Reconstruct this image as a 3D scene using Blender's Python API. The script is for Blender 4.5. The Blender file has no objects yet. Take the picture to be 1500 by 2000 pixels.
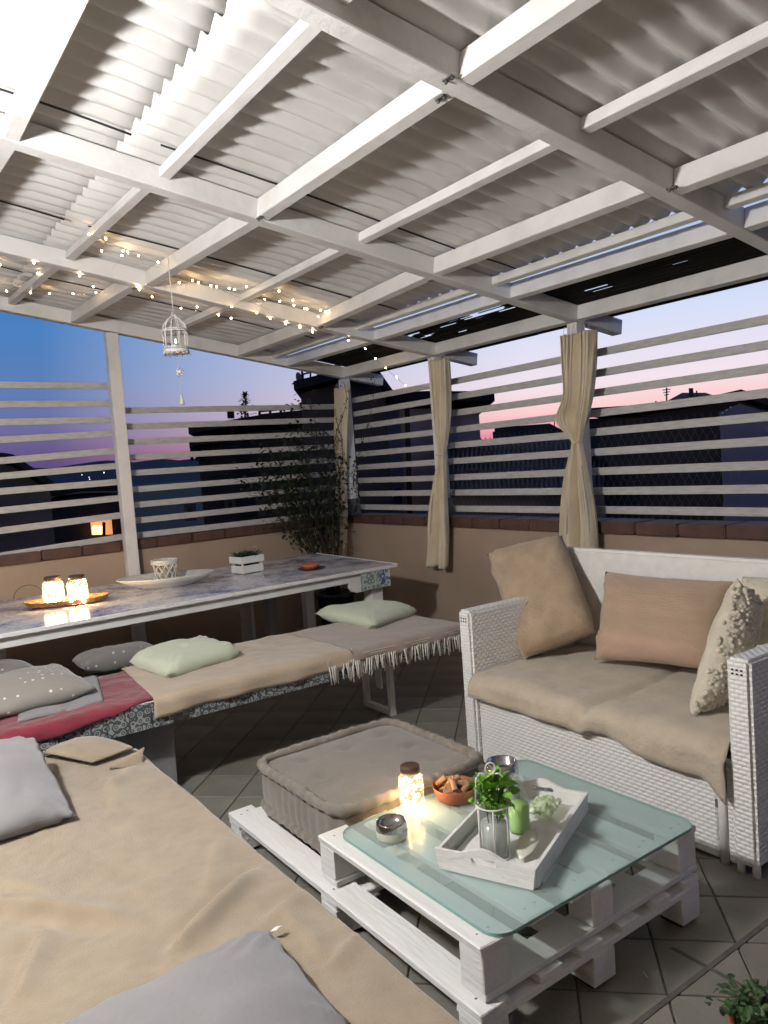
import bpy, bmesh, math, random
from mathutils import Vector, Matrix, noise
C = bpy.context.scene
COL = C.collection
random.seed(7)
R = math.radians
# ------------------------------------------------------------------ camera
EYE = Vector((0, 0, 1.5)); F = 1490.0
YAW, PIT, ROL = R(54.75), R(-3.73), R(-4.1)
FW = Vector((-math.sin(YAW)*math.cos(PIT), math.cos(YAW)*math.cos(PIT), math.sin(PIT)))
r0 = Vector((math.cos(YAW), math.sin(YAW), 0)); u0 = r0.cross(FW)
RT = math.cos(ROL)*r0 + math.sin(ROL)*u0
UP = -math.sin(ROL)*r0 + math.cos(ROL)*u0
cd = bpy.data.cameras.new('camera'); cam = bpy.data.objects.new('camera', cd); COL.objects.link(cam)
cd.sensor_fit = 'VERTICAL'; cd.sensor_height = 36; cd.lens = 36*F/2000
cd.clip_start = .05; cd.clip_end = 9000
mw = Matrix((RT, UP, -FW)).transposed().to_4x4(); mw.translation = EYE; cam.matrix_world = mw
C.camera = cam
def ray(px, py): return FW + RT*((px-750)/F) - UP*((py-1000)/F)
def U(px, py, z):                 # a measured point of the photograph on the level z
    v = ray(px, py); return EYE + v*((z-1.5)/v.z)
def UX(px, py, x): v = ray(px, py); return EYE + v*(x/v.x)
def UY(px, py, y): v = ray(px, py); return EYE + v*(y/v.y)
def UD(px, py, d):                # at the horizontal distance d
    v = ray(px, py); return EYE + v*(d/math.hypot(v.x, v.y))
def UR(px, py, dz=0):             # on the underside of the sloping roof
    v = ray(px, py); t = (2.33+dz+.163*4-1.5)/(v.z+.163*v.y); return EYE + v*t
def roof(y): return 2.33 + .163*(4-y)
# ------------------------------------------------------------------ render, sky
C.view_settings.view_transform = 'Standard'; C.view_settings.look = 'None'
C.view_settings.exposure = 0; C.view_settings.gamma = 1
C.cycles.use_denoising = True
C.cycles.max_bounces = 7; C.cycles.diffuse_bounces = 4; C.cycles.transparent_max_bounces = 12
C.cycles.sample_clamp_indirect = 4
def s2l(c): return tuple((v/255/12.92 if v/255 <= .04045 else ((v/255+.055)/1.055)**2.4) for v in c) + (1,)
w = bpy.data.worlds.new('World'); C.world = w; w.use_nodes = True
nt = w.node_tree; N = nt.nodes; L = nt.links; N.clear()
def nd(t, **k):
    n = N.new(t)
    for a, b in k.items(): setattr(n, a, b)
    return n
def mth(op, a, b=None, c=None):
    n = nd('ShaderNodeMath', operation=op)
    for i, v in enumerate((a, b, c)):
        if v is None: continue
        if isinstance(v, (int, float)): n.inputs[i].default_value = v
        else: L.new(v, n.inputs[i])
    return n.outputs[0]
tc = nd('ShaderNodeTexCoord'); sp = nd('ShaderNodeSeparateXYZ'); L.new(tc.outputs['Generated'], sp.inputs[0])
X, Y, Z = sp.outputs
el = mth('ARCSINE', Z)
hl = mth('SQRT', mth('ADD', mth('MULTIPLY', X, X), mth('ADD', mth('MULTIPLY', Y, Y), 1e-6)))
SA = R(15)
ca = mth('DIVIDE', mth('ADD', mth('MULTIPLY', X, -math.sin(SA)), mth('MULTIPLY', Y, math.cos(SA))), hl)
fac = nd('ShaderNodeMapRange'); L.new(ca, fac.inputs[0]); fac.inputs[1].default_value = .455; fac.inputs[2].default_value = .88
def ramp(stops):
    r = nd('ShaderNodeValToRGB'); e = r.color_ramp.elements
    e[0].position = stops[0][0]; e[0].color = s2l(stops[0][1]); e[1].position = stops[1][0]; e[1].color = s2l(stops[1][1])
    for p, c in stops[2:]:
        q = e.new(p); q.color = s2l(c)
    L.new(mth('DIVIDE', mth('ADD', el, R(2)), R(62)), r.inputs[0]); return r.outputs[0]
def P(d): return (d+2)/62
away = ramp([(P(-1.9), (40, 38, 62)), (P(0), (82, 66, 112)), (P(2), (98, 82, 132)), (P(4.2), (108, 108, 160)), (P(6.5), (92, 125, 182)), (P(10.6), (72, 128, 192)), (P(20), (58, 94, 148)), (P(58), (34, 48, 84))])
tow = ramp([(P(-1.9), (120, 60, 90)), (P(0), (228, 105, 150)), (P(1.4), (242, 150, 176)), (P(2.8), (250, 205, 206)), (P(4.6), (242, 226, 236)), (P(9), (212, 222, 248)), (P(20), (140, 165, 205)), (P(58), (50, 70, 112))])
mx = nd('ShaderNodeMixRGB'); L.new(fac.outputs[0], mx.inputs[0]); L.new(away, mx.inputs[1]); L.new(tow, mx.inputs[2])
bg = nd('ShaderNodeBackground'); L.new(mx.outputs[0], bg.inputs[0]); bg.inputs[1].default_value = 1.0
sky = nd('ShaderNodeTexSky', sky_type='NISHITA', sun_disc=False, sun_elevation=R(-4), sun_rotation=R(-15))
bg2 = nd('ShaderNodeBackground'); L.new(sky.outputs[0], bg2.inputs[0]); bg2.inputs[1].default_value = .1
ad = nd('ShaderNodeAddShader'); L.new(bg.outputs[0], ad.inputs[0]); L.new(bg2.outputs[0], ad.inputs[1])
wo = nd('ShaderNodeOutputWorld'); L.new(ad.outputs[0], wo.inputs[0])
LAMP_POS = Vector((-2.2, -.5, 2.30)); LAMP_W = 290.0
# ------------------------------------------------------------------ materials
MATS = {}
def M(name, col, rough=.6, col2=None, scale=6, dist=.0, bump=0, bscale=80, metal=0, spec=.5, detail=5, thr=None,
      sheen=0, emit=None, estr=0, weave=0, wscale=300, alpha=None, trans=0, ior=1.45, stretch=None, rough2=None, coat=0, world=False):
    m = bpy.data.materials.new(name); m.use_nodes = True; t = m.node_tree; n = t.nodes; l = t.links
    b = n['Principled BSDF']; b.inputs['Base Color'].default_value = (*col, 1); b.inputs['Roughness'].default_value = rough
    b.inputs['Metallic'].default_value = metal; b.inputs['Specular IOR Level'].default_value = spec
    b.inputs['Sheen Weight'].default_value = sheen; b.inputs['Coat Weight'].default_value = coat; b.inputs['IOR'].default_value = ior
    b.inputs['Transmission Weight'].default_value = trans
    tcn = n.new('ShaderNodeTexCoord'); src = tcn.outputs['Object']
    if world:
        g = n.new('ShaderNodeNewGeometry'); src = g.outputs['Position']
    if stretch:
        mp = n.new('ShaderNodeMapping'); l.new(src, mp.inputs[0]); mp.inputs['Scale'].default_value = stretch; src = mp.outputs[0]
    if col2 is not None:
        nz = n.new('ShaderNodeTexNoise'); nz.inputs['Scale'].default_value = scale; nz.inputs['Detail'].default_value = detail
        nz.inputs['Distortion'].default_value = dist; l.new(src, nz.inputs['Vector'])
        cr = n.new('ShaderNodeValToRGB'); e = cr.color_ramp.elements
        lo, hi = thr or (.35, .65)
        e[0].position = lo; e[1].position = hi; e[0].color = (*col, 1); e[1].color = (*col2, 1)
        l.new(nz.outputs[0], cr.inputs[0]); l.new(cr.outputs[0], b.inputs['Base Color'])
        if rough2 is not None:
            mr = n.new('ShaderNodeMapRange'); l.new(nz.outputs[0], mr.inputs[0]); mr.inputs[1].default_value = lo; mr.inputs[2].default_value = hi
            mr.inputs[3].default_value = rough; mr.inputs[4].default_value = rough2; l.new(mr.outputs[0], b.inputs['Roughness'])
    h = None
    if bump:
        nb = n.new('ShaderNodeTexNoise'); nb.inputs['Scale'].default_value = bscale; nb.inputs['Detail'].default_value = 6; l.new(src, nb.inputs['Vector'])
        bp = n.new('ShaderNodeBump'); bp.inputs['Strength'].default_value = bump; bp.inputs['Distance'].default_value = .01
        l.new(nb.outputs[0], bp.inputs['Height']); h = bp.outputs[0]; l.new(h, b.inputs['Normal'])
    if weave:
        w1 = n.new('ShaderNodeTexWave'); w1.bands_direction = 'X'; w1.inputs['Scale'].default_value = wscale; w1.inputs['Distortion'].default_value = 1.2
        w2 = n.new('ShaderNodeTexWave'); w2.bands_direction = 'Y'; w2.inputs['Scale'].default_value = wscale; w2.inputs['Distortion'].default_value = 1.2
        l.new(src, w1.inputs[0]); l.new(src, w2.inputs[0])
        a = n.new('ShaderNodeMath'); l.new(w1.outputs[1], a.inputs[0]); l.new(w2.outputs[1], a.inputs[1])
        bp2 = n.new('ShaderNodeBump'); bp2.inputs['Strength'].default_value = weave; bp2.inputs['Distance'].default_value = .002
        l.new(a.outputs[0], bp2.inputs['Height'])
        if h: l.new(h, bp2.inputs['Normal'])
        l.new(bp2.outputs[0], b.inputs['Normal'])
    if emit:
        b.inputs['Emission Color'].default_value = (*emit, 1); b.inputs['Emission Strength'].default_value = estr
    MATS[name] = m; return m
def glassmix(name, tint, mixf, col, rough):
    m = bpy.data.materials.new(name); m.use_nodes = True; t = m.node_tree; n = t.nodes; l = t.links
    b = n['Principled BSDF']; b.inputs['Base Color'].default_value = (*col, 1); b.inputs['Roughness'].default_value = rough
    tr = n.new('ShaderNodeBsdfTransparent'); tr.inputs[0].default_value = (*tint, 1)
    mi = n.new('ShaderNodeMixShader'); mi.inputs[0].default_value = mixf
    l.new(tr.outputs[0], mi.inputs[1]); l.new(b.outputs[0], mi.inputs[2]); l.new(mi.outputs[0], n['Material Output'].inputs[0])
    fr = n.new('ShaderNodeLayerWeight'); pw = n.new('ShaderNodeMath'); pw.operation = 'POWER'; pw.inputs[1].default_value = 5; l.new(fr.outputs['Facing'], pw.inputs[0])
    mm = n.new('ShaderNodeMath'); mm.operation = 'MAXIMUM'; l.new(pw.outputs[0], mm.inputs[0]); mm.inputs[1].default_value = mixf; l.new(mm.outputs[0], mi.inputs[0])
    return m
white = M('white_paint', (.78, .775, .76), .42, (.70, .695, .68), 9, bump=.12, bscale=40, thr=(.4, .75))
beamw = M('beam_paint', (.80, .795, .785), .40, (.62, .61, .59), 5, bump=.3, bscale=22, thr=(.48, .82), detail=9)
sheetm = M('roof_plastic', (.66, .655, .645), .32, (.50, .485, .465), 2.4, bump=.12, bscale=9, spec=.6, thr=(.45, .85), stretch=(1.6, .9, 1), detail=10)
cutm = M('matte_black', (.02, .02, .022), .7)
slatm = M('slat_paint', (.54, .54, .535), .5, (.40, .40, .40), 14, bump=.2, bscale=30, thr=(.4, .8), stretch=(1, 1, 5))
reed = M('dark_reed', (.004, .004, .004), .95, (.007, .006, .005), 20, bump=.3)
plaster = M('beige_plaster', (.44, .34, .265), .85, (.33, .25, .19), 1.3, bump=.5, bscale=90, thr=(.35, .8), detail=10)
capm = M('terracotta_cap', (.12, .058, .042), .65, (.07, .038, .03), 9, bump=.3, bscale=60)
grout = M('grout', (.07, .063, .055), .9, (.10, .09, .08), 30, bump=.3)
tiles = [M('floor_tile_%s' % k, c, .48, c2, 3.2, bump=.25, bscale=35, thr=(.3, .75), rough2=.62) for k, c, c2 in
         (('a', (.215, .205, .175), (.15, .14, .12)), ('b', (.235, .222, .188), (.16, .148, .126)), ('c', (.195, .185, .158), (.14, .13, .11)))]
palw = M('pallet_paint', (.80, .795, .78), .55, (.66, .64, .61), 7, bump=.45, bscale=45, thr=(.5, .85), stretch=(.35, 1.6, 1.6))
palraw = M('pallet_raw', (.30, .24, .18), .8, (.15, .12, .09), 12, bump=.5, bscale=60)
wick = M('wicker_trim', (.84, .835, .81), .45, (.76, .75, .73), 18, bump=.3, bscale=160)
burlap = M('burlap', (.44, .335, .235), .95, (.30, .225, .155), 9, sheen=.3, weave=.35, wscale=75, bump=.6, bscale=70, thr=(.3, .75), detail=12)
burlap2 = M('burlap_pink', (.50, .345, .26), .95, (.36, .275, .19), 3.5, sheen=.3, weave=.35, wscale=75, bump=.6, bscale=60, stretch=(.5, 1, 3), detail=12)
linen = M('linen_throw', (.52, .45, .36), .95, (.43, .365, .285), 12, sheen=.3, weave=.12, wscale=90, bump=.45, bscale=55, thr=(.3, .7))
wool = M('wool_throw', (.315, .252, .178), .97, (.25, .198, .138), 14, sheen=.5, bump=.22, bscale=190, weave=.25, wscale=120, thr=(.3, .75))
wool2 = M('cream_throw', (.47, .375, .28), .95, (.41, .33, .245), 8, sheen=.4, bump=.35, bscale=120, weave=.2, wscale=140)
mauve = M('mauve_throw', (.40, .33, .285), .95, (.34, .28, .24), 8, sheen=.3, bump=.3, bscale=120, weave=.3, wscale=140)
greyf = M('grey_fabric', (.245, .24, .25), .95, (.21, .205, .215), 5, sheen=.3, weave=.3, wscale=160, bump=.12, bscale=60)
greyd = M('grey_dark_fabric', (.20, .195, .185), .95, (.17, .165, .155), 9, sheen=.3, weave=.3, wscale=150, bump=.2)
mint = M('mint_fabric', (.58, .63, .50), .9, (.54, .60, .47), 6, sheen=.3, weave=.2, wscale=150, bump=.25, bscale=50)
taupe = M('taupe_fabric', (.215, .19, .165), .95, (.175, .155, .13), 8, sheen=.3, weave=.35, wscale=140, bump=.2, bscale=50)
redc = M('red_cloth', (.21, .014, .035), .85, (.15, .010, .025), 8, sheen=.4, bump=.3, bscale=60)
lace = M('cream_knit', (.66, .61, .50), .95, (.58, .53, .43), 12, sheen=.4, bump=.6, bscale=50)
curt = M('curtain_canvas', (.76, .67, .51), .93, (.66, .575, .43), 6, sheen=.3, weave=.3, wscale=150, bump=.2, bscale=40)
fring = M('fringe_cotton', (.72, .69, .64), .9)
steel = M('grey_steel', (.16, .165, .17), .5, (.11, .11, .115), 12, metal=.4)
chrome = M('mirror_silver', (.55, .55, .56), .16, metal=1)
lidm = M('rusty_lid', (.12, .07, .045), .55, (.07, .045, .03), 30, metal=.3, bump=.3)
jarg = glassmix('jar_glass', (.97, .98, .97), .06, (.9, .93, .92), .03)
clear = glassmix('clear_glass', (.93, .96, .95), .16, (.8, .84, .82), .12)
topg = glassmix('frosted_aqua', (.90, .955, .95), .33, (.60, .72, .71), .2)
warmb = M('warm_led', (1, .8, .5), .5, emit=(1, .66, .34), estr=62)
jarb = M('jar_led', (1, .8, .5), .5, emit=(1, .66, .34), estr=95)
lampm = M('lamp_bulb', (1, 1, 1), .5, emit=(1, .98, .955), estr=1)
terra = M('terracotta', (.34, .10, .05), .55, (.27, .08, .04), 9, bump=.2)
cork = M('cork', (.42, .26, .15), .9, (.30, .17, .10), 60, bump=.6, bscale=120)
cream = M('cream_ceramic', (.62, .62, .52), .35)
greenl = M('lime_liquid', (.42, .70, .18), .3)
leafb = M('bright_leaf', (.24, .46, .07), .5, (.12, .30, .035), 25, spec=.4)
leafd = M('dark_leaf', (.022, .040, .014), .6, (.014, .026, .010), 10)
leafm = M('mid_leaf', (.04, .085, .025), .55, (.025, .055, .016), 18)
bark = M('bark', (.06, .042, .03), .9, (.035, .026, .018), 30, bump=.6)
straw = M('woven_straw', (.42, .22, .09), .8, (.24, .11, .04), 45, bump=.8, bscale=70)
ceram = M('white_ceramic', (.68, .67, .63), .3, (.58, .57, .54), 12, bump=.15)
orange = M('orange_dish', (.42, .11, .06), .4)
darkd = M('dark_plate', (.03, .03, .035), .35)
stone = M('pale_pebble', (.45, .47, .38), .6)
def ornament(name, base, ink, scale):
    m = bpy.data.materials.new(name); m.use_nodes = True; n = m.node_tree.nodes; l = m.node_tree.links; b = n['Principled BSDF']
    t = n.new('ShaderNodeTexCoord'); v = n.new('ShaderNodeTexVoronoi'); v.feature = 'SMOOTH_F1'; v.inputs['Scale'].default_value = scale; v.inputs['Randomness'].default_value = .35
    l.new(t.outputs['Object'], v.inputs['Vector'])
    mu = n.new('ShaderNodeMath'); mu.operation = 'MULTIPLY'; mu.inputs[1].default_value = 26; l.new(v.outputs['Distance'], mu.inputs[0])
    si = n.new('ShaderNodeMath'); si.operation = 'SINE'; l.new(mu.outputs[0], si.inputs[0])
    z = n.new('ShaderNodeTexNoise'); z.inputs['Scale'].default_value = scale*2.2; l.new(t.outputs['Object'], z.inputs['Vector'])
    ad = n.new('ShaderNodeMath'); l.new(si.outputs[0], ad.inputs[0]); l.new(z.outputs[0], ad.inputs[1])
    cr = n.new('ShaderNodeValToRGB'); cr.color_ramp.elements[0].position = .42; cr.color_ramp.elements[1].position = .62
    cr.color_ramp.elements[0].color = (*ink, 1); cr.color_ramp.elements[1].color = (*base, 1)
    l.new(ad.outputs[0], cr.inputs[0]); l.new(cr.outputs[0], b.inputs['Base Color']); b.inputs['Roughness'].default_value = .4
    return m
orn1 = ornament('grey_tile_print', (.30, .33, .33), (.06, .07, .075), 27)
orn2 = ornament('blue_tile_print', (.55, .60, .62), (.07, .12, .22), 17)
orn3 = ornament('sage_tile_print', (.50, .55, .52), (.20, .26, .26), 26)
def topmat():
    m = bpy.data.materials.new('mosaic_top'); m.use_nodes = True; n = m.node_tree.nodes; l = m.node_tree.links; b = n['Principled BSDF']
    t = n.new('ShaderNodeTexCoord'); z = n.new('ShaderNodeTexNoise'); z.inputs['Scale'].default_value = 3.2; z.inputs['Detail'].default_value = 9; z.inputs['Roughness'].default_value = .72
    l.new(t.outputs['Object'], z.inputs['Vector'])
    z2 = n.new('ShaderNodeTexVoronoi'); z2.inputs['Scale'].default_value = 38; l.new(t.outputs['Object'], z2.inputs['Vector'])
    ad = n.new('ShaderNodeMath'); ad.operation = 'MULTIPLY_ADD'; l.new(z2.outputs['Distance'], ad.inputs[0]); ad.inputs[1].default_value = .12; l.new(z.outputs[0], ad.inputs[2])
    cr = n.new('ShaderNodeValToRGB'); e = cr.color_ramp.elements
    e[0].position = .40; e[0].color = (.13, .14, .21, 1); e[1].position = .62; e[1].color = (.78, .76, .76, 1); q = e.new(.51); q.color = (.44, .44, .53, 1)
    l.new(ad.outputs[0], cr.inputs[0]); l.new(cr.outputs[0], b.inputs['Base Color']); b.inputs['Roughness'].default_value = .16
    bp = n.new('ShaderNodeBump'); bp.inputs['Strength'].default_value = .06; l.new(z.outputs[0], bp.inputs['Height']); l.new(bp.outputs[0], b.inputs['Normal'])
    return m
marb = topmat()
def wickermat():
    m = bpy.data.materials.new('white_wicker'); m.use_nodes = True; n = m.node_tree.nodes; l = m.node_tree.links; b = n['Principled BSDF']
    b.inputs['Roughness'].default_value = .42
    t = n.new('ShaderNodeTexCoord'); sx = n.new('ShaderNodeSeparateXYZ'); l.new(t.outputs['Object'], sx.inputs[0])
    def mt(op, a, b_=None):
        q = n.new('ShaderNodeMath'); q.operation = op
        for i, v in enumerate((a, b_)):
            if v is None: continue
            if isinstance(v, (int, float)): q.inputs[i].default_value = v
            else: l.new(v, q.inputs[i])
        return q.outputs[0]
    hx = mt('ADD', sx.outputs[0], sx.outputs[1])
    cx = mt('MULTIPLY', hx, 1/.032); cz = mt('MULTIPLY', sx.outputs[2], 1/.0155)
    row = mt('FLOOR', cz); sh = mt('MULTIPLY', mt('MODULO', row, 2), .5)
    fx = mt('FRACT', mt('ADD', cx, sh)); fz = mt('FRACT', cz)
    ax = mt('SINE', mt('MULTIPLY', fx, math.pi)); az = mt('SINE', mt('MULTIPLY', fz, math.pi))
    hgt = mt('MULTIPLY', mt('POWER', mt('ABSOLUTE', ax), .6), mt('POWER', mt('ABSOLUTE', az), .6))
    bp = n.new('ShaderNodeBump'); bp.inputs['Strength'].default_value = .62; bp.inputs['Distance'].default_value = .006
    l.new(hgt, bp.inputs['Height']); l.new(bp.outputs[0], b.inputs['Normal'])
    cr = n.new('ShaderNodeValToRGB'); cr.color_ramp.elements[0].position = .0; cr.color_ramp.elements[1].position = .45
    cr.color_ramp.elements[0].color = (.70, .69, .67, 1); cr.color_ramp.elements[1].color = (.88, .875, .86, 1)
    l.new(hgt, cr.inputs[0]); l.new(cr.outputs[0], b.inputs['Base Color']); return m
wicker = wickermat()
# ------------------------------------------------------------------ mesh helpers
def tag(o, label=None, cat=None, group=None, kind=None):
    if label: o['label'] = label
    if cat: o['category'] = cat
    if group: o['group'] = group
    if kind: o['kind'] = kind
    return o
def thing(name, loc, label, cat, group=None, rz=0, parent=None):
    o = bpy.data.objects.new(name, None); COL.objects.link(o); o.empty_display_size = .1
    o.location = loc; o.rotation_euler.z = rz
    if cat: tag(o, label, cat, group)
    return o
def wloc(o):
    v = Vector(o.location)
    return v if o.parent is None else v + wloc(o.parent)
def obj(name, bm, mat, parent=None, smooth=False, world=True, auto=None):
    """bm in world coordinates (world=True) -> one mesh object under its parent"""
    me = bpy.data.meshes.new(name)
    off = Vector((0, 0, 0))
    if parent is not None and world: off = wloc(parent)
    if parent is None and world and bm.verts:
        zs = min(v.co.z for v in bm.verts); c = sum((v.co for v in bm.verts), Vector())/len(bm.verts); off = Vector((c.x, c.y, zs))
        bmesh.ops.translate(bm, verts=bm.verts, vec=-off)
    elif off.length: bmesh.ops.translate(bm, verts=bm.verts, vec=-off)
    bmesh.ops.recalc_face_normals(bm, faces=bm.faces)
    bm.to_mesh(me); bm.free()
    for m in (mat if isinstance(mat, (list, tuple)) else [mat]): me.materials.append(m)
    if smooth: me.polygons.foreach_set('use_smooth', [True]*len(me.polygons))
    o = bpy.data.objects.new(name, me); COL.objects.link(o)
    if parent is not None: o.parent = parent
    elif world: o.location = off
    return o
def addbox(bm, a, b, mi=0):
    vs = [bm.verts.new((x, y, z)) for x in (a[0], b[0]) for y in (a[1], b[1]) for z in (a[2], b[2])]
    for f in ((0, 1, 3, 2), (4, 6, 7, 5), (0, 4, 5, 1), (2, 3, 7, 6), (0, 2, 6, 4), (1, 5, 7, 3)):
        bm.faces.new([vs[i] for i in f]).material_index = mi
    return vs
def box(name, a, b, mat, parent=None, bev=.003, rz=0, jit=0, seg=1):
    a = [min(a[i], b[i]) for i in range(3)] + [0]*0; a, b = [min(p, q) for p, q in zip(a, b)], [max(p, q) for p, q in zip(a, b)]
    bm = bmesh.new(); addbox(bm, a, b)
    if bev: bmesh.ops.bevel(bm, geom=bm.edges[:], offset=bev, segments=seg, affect='EDGES')
    c = (Vector(a)+Vector(b))/2
    if rz: bmesh.ops.rotate(bm, verts=bm.verts, cent=c, matrix=Matrix.Rotation(rz, 3, 'Z'))
    if jit:
        for v in bm.verts: v.co += Vector([random.uniform(-jit, jit) for _ in range(3)])
    return obj(name, bm, mat, parent)
def bar(name, p, q, w_, h_, mat, parent=None, bev=.003, up=Vector((0, 0, 1))):
    """a square bar from p to q (world), w_ across, h_ along up"""
    bm = bmesh.new(); p = Vector(p); q = Vector(q); d = (q-p); ln = d.length; d.normalize()
    s = d.cross(up).normalized(); t = s.cross(d)
    addbox(bm, (-w_/2, 0, -h_/2), (w_/2, ln, h_/2))
    if bev: bmesh.ops.bevel(bm, geom=bm.edges[:], offset=bev, segments=1, affect='EDGES')
    m = Matrix((s, d, t)).transposed().to_4x4(); m.translation = p
    bmesh.ops.transform(bm, matrix=m, verts=bm.verts)
    return obj(name, bm, mat, parent)
def addtube(bm, pts, r, seg=8, taper=None, closed=False, mi=0, cap=True):
    pts = [Vector(p) for p in pts]; n = len(pts); rings = []; pv = None
    for i, p in enumerate(pts):
        a = pts[(i-1) % n] if (closed or i) else p; b = pts[(i+1) % n] if (closed or i < n-1) else p
        d = (b-a); d = d.normalized() if d.length > 1e-9 else Vector((0, 0, 1))
        if pv is None:
            s = d.cross(Vector((0, 0, 1)))
            if s.length < .05: s = d.cross(Vector((1, 0, 0)))
        else: s = pv - d*pv.dot(d)
        if s.length < 1e-6: s = d.orthogonal()
        s.normalize(); pv = s; t = d.cross(s)
        rr = r if taper is None else r*(1+(taper-1)*i/(n-1))
        rings.append([bm.verts.new(p+(s*math.cos(k*2*math.pi/seg)+t*math.sin(k*2*math.pi/seg))*rr) for k in range(seg)])
    for i in range(n if closed else n-1):
        A = rings[i]; B = rings[(i+1) % n]
        for k in range(seg): bm.faces.new((A[k], A[(k+1) % seg], B[(k+1) % seg], B[k])).material_index = mi
    if cap and not closed:
        bm.faces.new(rings[0][::-1]); bm.faces.new(rings[-1])
def tube(name, pts, r, mat, parent=None, **k):
    bm = bmesh.new(); addtube(bm, pts, r, **k); return obj(name, bm, mat, parent, smooth=True)
def addlathe(bm, prof, cen, seg=28, sx=1, sy=1, rz=0, mi=0, close=False):
    cen = Vector(cen); rings = []
    for r, z in prof:
        if r < 1e-5: rings.append([bm.verts.new(cen+Vector((0, 0, z)))]); continue
        rg = []
        for k in range(seg):
            a = 2*math.pi*k/seg; x, y = r*sx*math.cos(a), r*sy*math.sin(a)
            rg.append(bm.verts.new(cen+Vector((x*math.cos(rz)-y*math.sin(rz), x*math.sin(rz)+y*math.cos(rz), z))))
        rings.append(rg)
    for A, B in zip(rings, rings[1:]):
        for k in range(seg):
            k2 = (k+1) % seg
            if len(A) == 1 and len(B) == 1: continue
            if len(A) == 1: f = (A[0], B[k2], B[k])
            elif len(B) == 1: f = (A[k], A[k2], B[0])
            else: f = (A[k], A[k2], B[k2], B[k])
            bm.faces.new(f).material_index = mi
def lathe(name, prof, cen, mat, parent=None, **k):
    bm = bmesh.new(); addlathe(bm, prof, cen, **k); return obj(name, bm, mat, parent, smooth=True)
def grid(name, f, nu, nv, mat, parent=None, thick=.006, smooth=True, two=True):
    bm = bmesh.new()
    P_ = [[Vector(f(i/nu, j/nv)) for j in range(nv+1)] for i in range(nu+1)]
    V = [[bm.verts.new(P_[i][j]) for j in range(nv+1)] for i in range(nu+1)]
    for i in range(nu):
        for j in range(nv): bm.faces.new((V[i][j], V[i+1][j], V[i+1][j+1], V[i][j+1]))
    if two and thick:
        V2 = []
        for i in range(nu+1):
            row = []
            for j in range(nv+1):
                a = P_[min(i+1, nu)][j]-P_[max(i-1, 0)][j]; b = P_[i][min(j+1, nv)]-P_[i][max(j-1, 0)]
                n = a.cross(b)
                n = n.normalized() if n.length > 1e-12 else Vector((0, 0, 1))
                row.append(bm.verts.new(P_[i][j]-n*thick))
            V2.append(row)
        for i in range(nu):
            for j in range(nv): bm.faces.new((V2[i][j], V2[i][j+1], V2[i+1][j+1], V2[i+1][j]))
        for i in range(nu):
            bm.faces.new((V[i][0], V2[i][0], V2[i+1][0], V[i+1][0])); bm.faces.new((V[i][nv], V[i+1][nv], V2[i+1][nv], V2[i][nv]))
        for j in range(nv):
            bm.faces.new((V[0][j], V[0][j+1], V2[0][j+1], V2[0][j])); bm.faces.new((V[nu][j], V2[nu][j], V2[nu][j+1], V[nu][j+1]))
    return obj(name, bm, mat, parent, smooth=smooth)
def ns(x, y, z=0, s=1): return noise.noise(Vector((x*s, y*s, z*s)))
def pillow(name, cs, T, mat, parent=None, n=30, seed=0, wr=.012, pinch=.05, pw=2.6, low=1.0, buttons=None, hem=0, post=None):
    """cs: four corners anticlockwise seen from the top side; T full thickness"""
    c0, c1, c2, c3 = [Vector(c) for c in cs]
    nrm = (c2-c0).cross(c3-c1).normalized(); bm = bmesh.new(); sz = (c1-c0).length
    V = {}
    for side in (1, -1):
        for i in range(n+1):
            for j in range(n+1):
                if side < 0 and (i in (0, n) or j in (0, n)): V[side, i, j] = V[1, i, j]; continue
                s = 2*i/n-1; t = 2*j/n-1
                s2 = math.copysign(abs(s)**.85, s); t2 = math.copysign(abs(t)**.85, t)
                u = .5+.5*s2*(1-pinch*(1-t2*t2)); v = .5+.5*t2*(1-pinch*(1-s2*s2))
                p = c0*(1-u)*(1-v)+c1*u*(1-v)+c2*u*v+c3*(1-u)*v
                h = (max(0, 1-abs(s2)**pw)**.55)*(max(0, 1-abs(t2)**pw)**.55)
                h2 = T/2*h*(1 if side > 0 else low)
                q = p*(3.2/max(sz, .1)*.5)
                w_ = wr*(noise.noise(q*1.3+Vector((seed*7, side*3, 0)))+.6*noise.noise(q*3.3+Vector((seed*3, 0, side))))
                crn = (abs(s)*abs(t))**2
                w_ += wr*1.6*crn*math.sin((s*s-t*t)*16+seed)
                h2 += w_*min(1, h*1.6)
                if buttons:
                    for bx, by in buttons:
                        d2 = ((u-bx)**2+(v-by)**2)/.0022
                        h2 -= T*.22*math.exp(-d2)*(1 if side > 0 else .5) + T*.08*math.exp(-d2/7)
                co = p+nrm*side*h2
                co += Vector((ns(i*.21+seed, j*.21), ns(j*.2, i*.2+seed*2), 0))*wr*.6
                if post: co = post(co)
                V[side, i, j] = bm.verts.new(co)
    for i in range(n):
        for j in range(n):
            bm.faces.new((V[1, i, j], V[1, i+1, j], V[1, i+1, j+1], V[1, i, j+1]))
            a = (V[-1, i, j], V[-1, i, j+1], V[-1, i+1, j+1], V[-1, i+1, j])
            if len(set(a)) == 4 and not all(x in (V[1, i, j], V[1, i, j+1], V[1, i+1, j+1], V[1, i+1, j]) for x in a): bm.faces.new(a)
            elif len(set(a)) == 4:
                try: bm.faces.new(a)
                except ValueError: pass
    return obj(name, bm, mat, parent, smooth=True)
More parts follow.
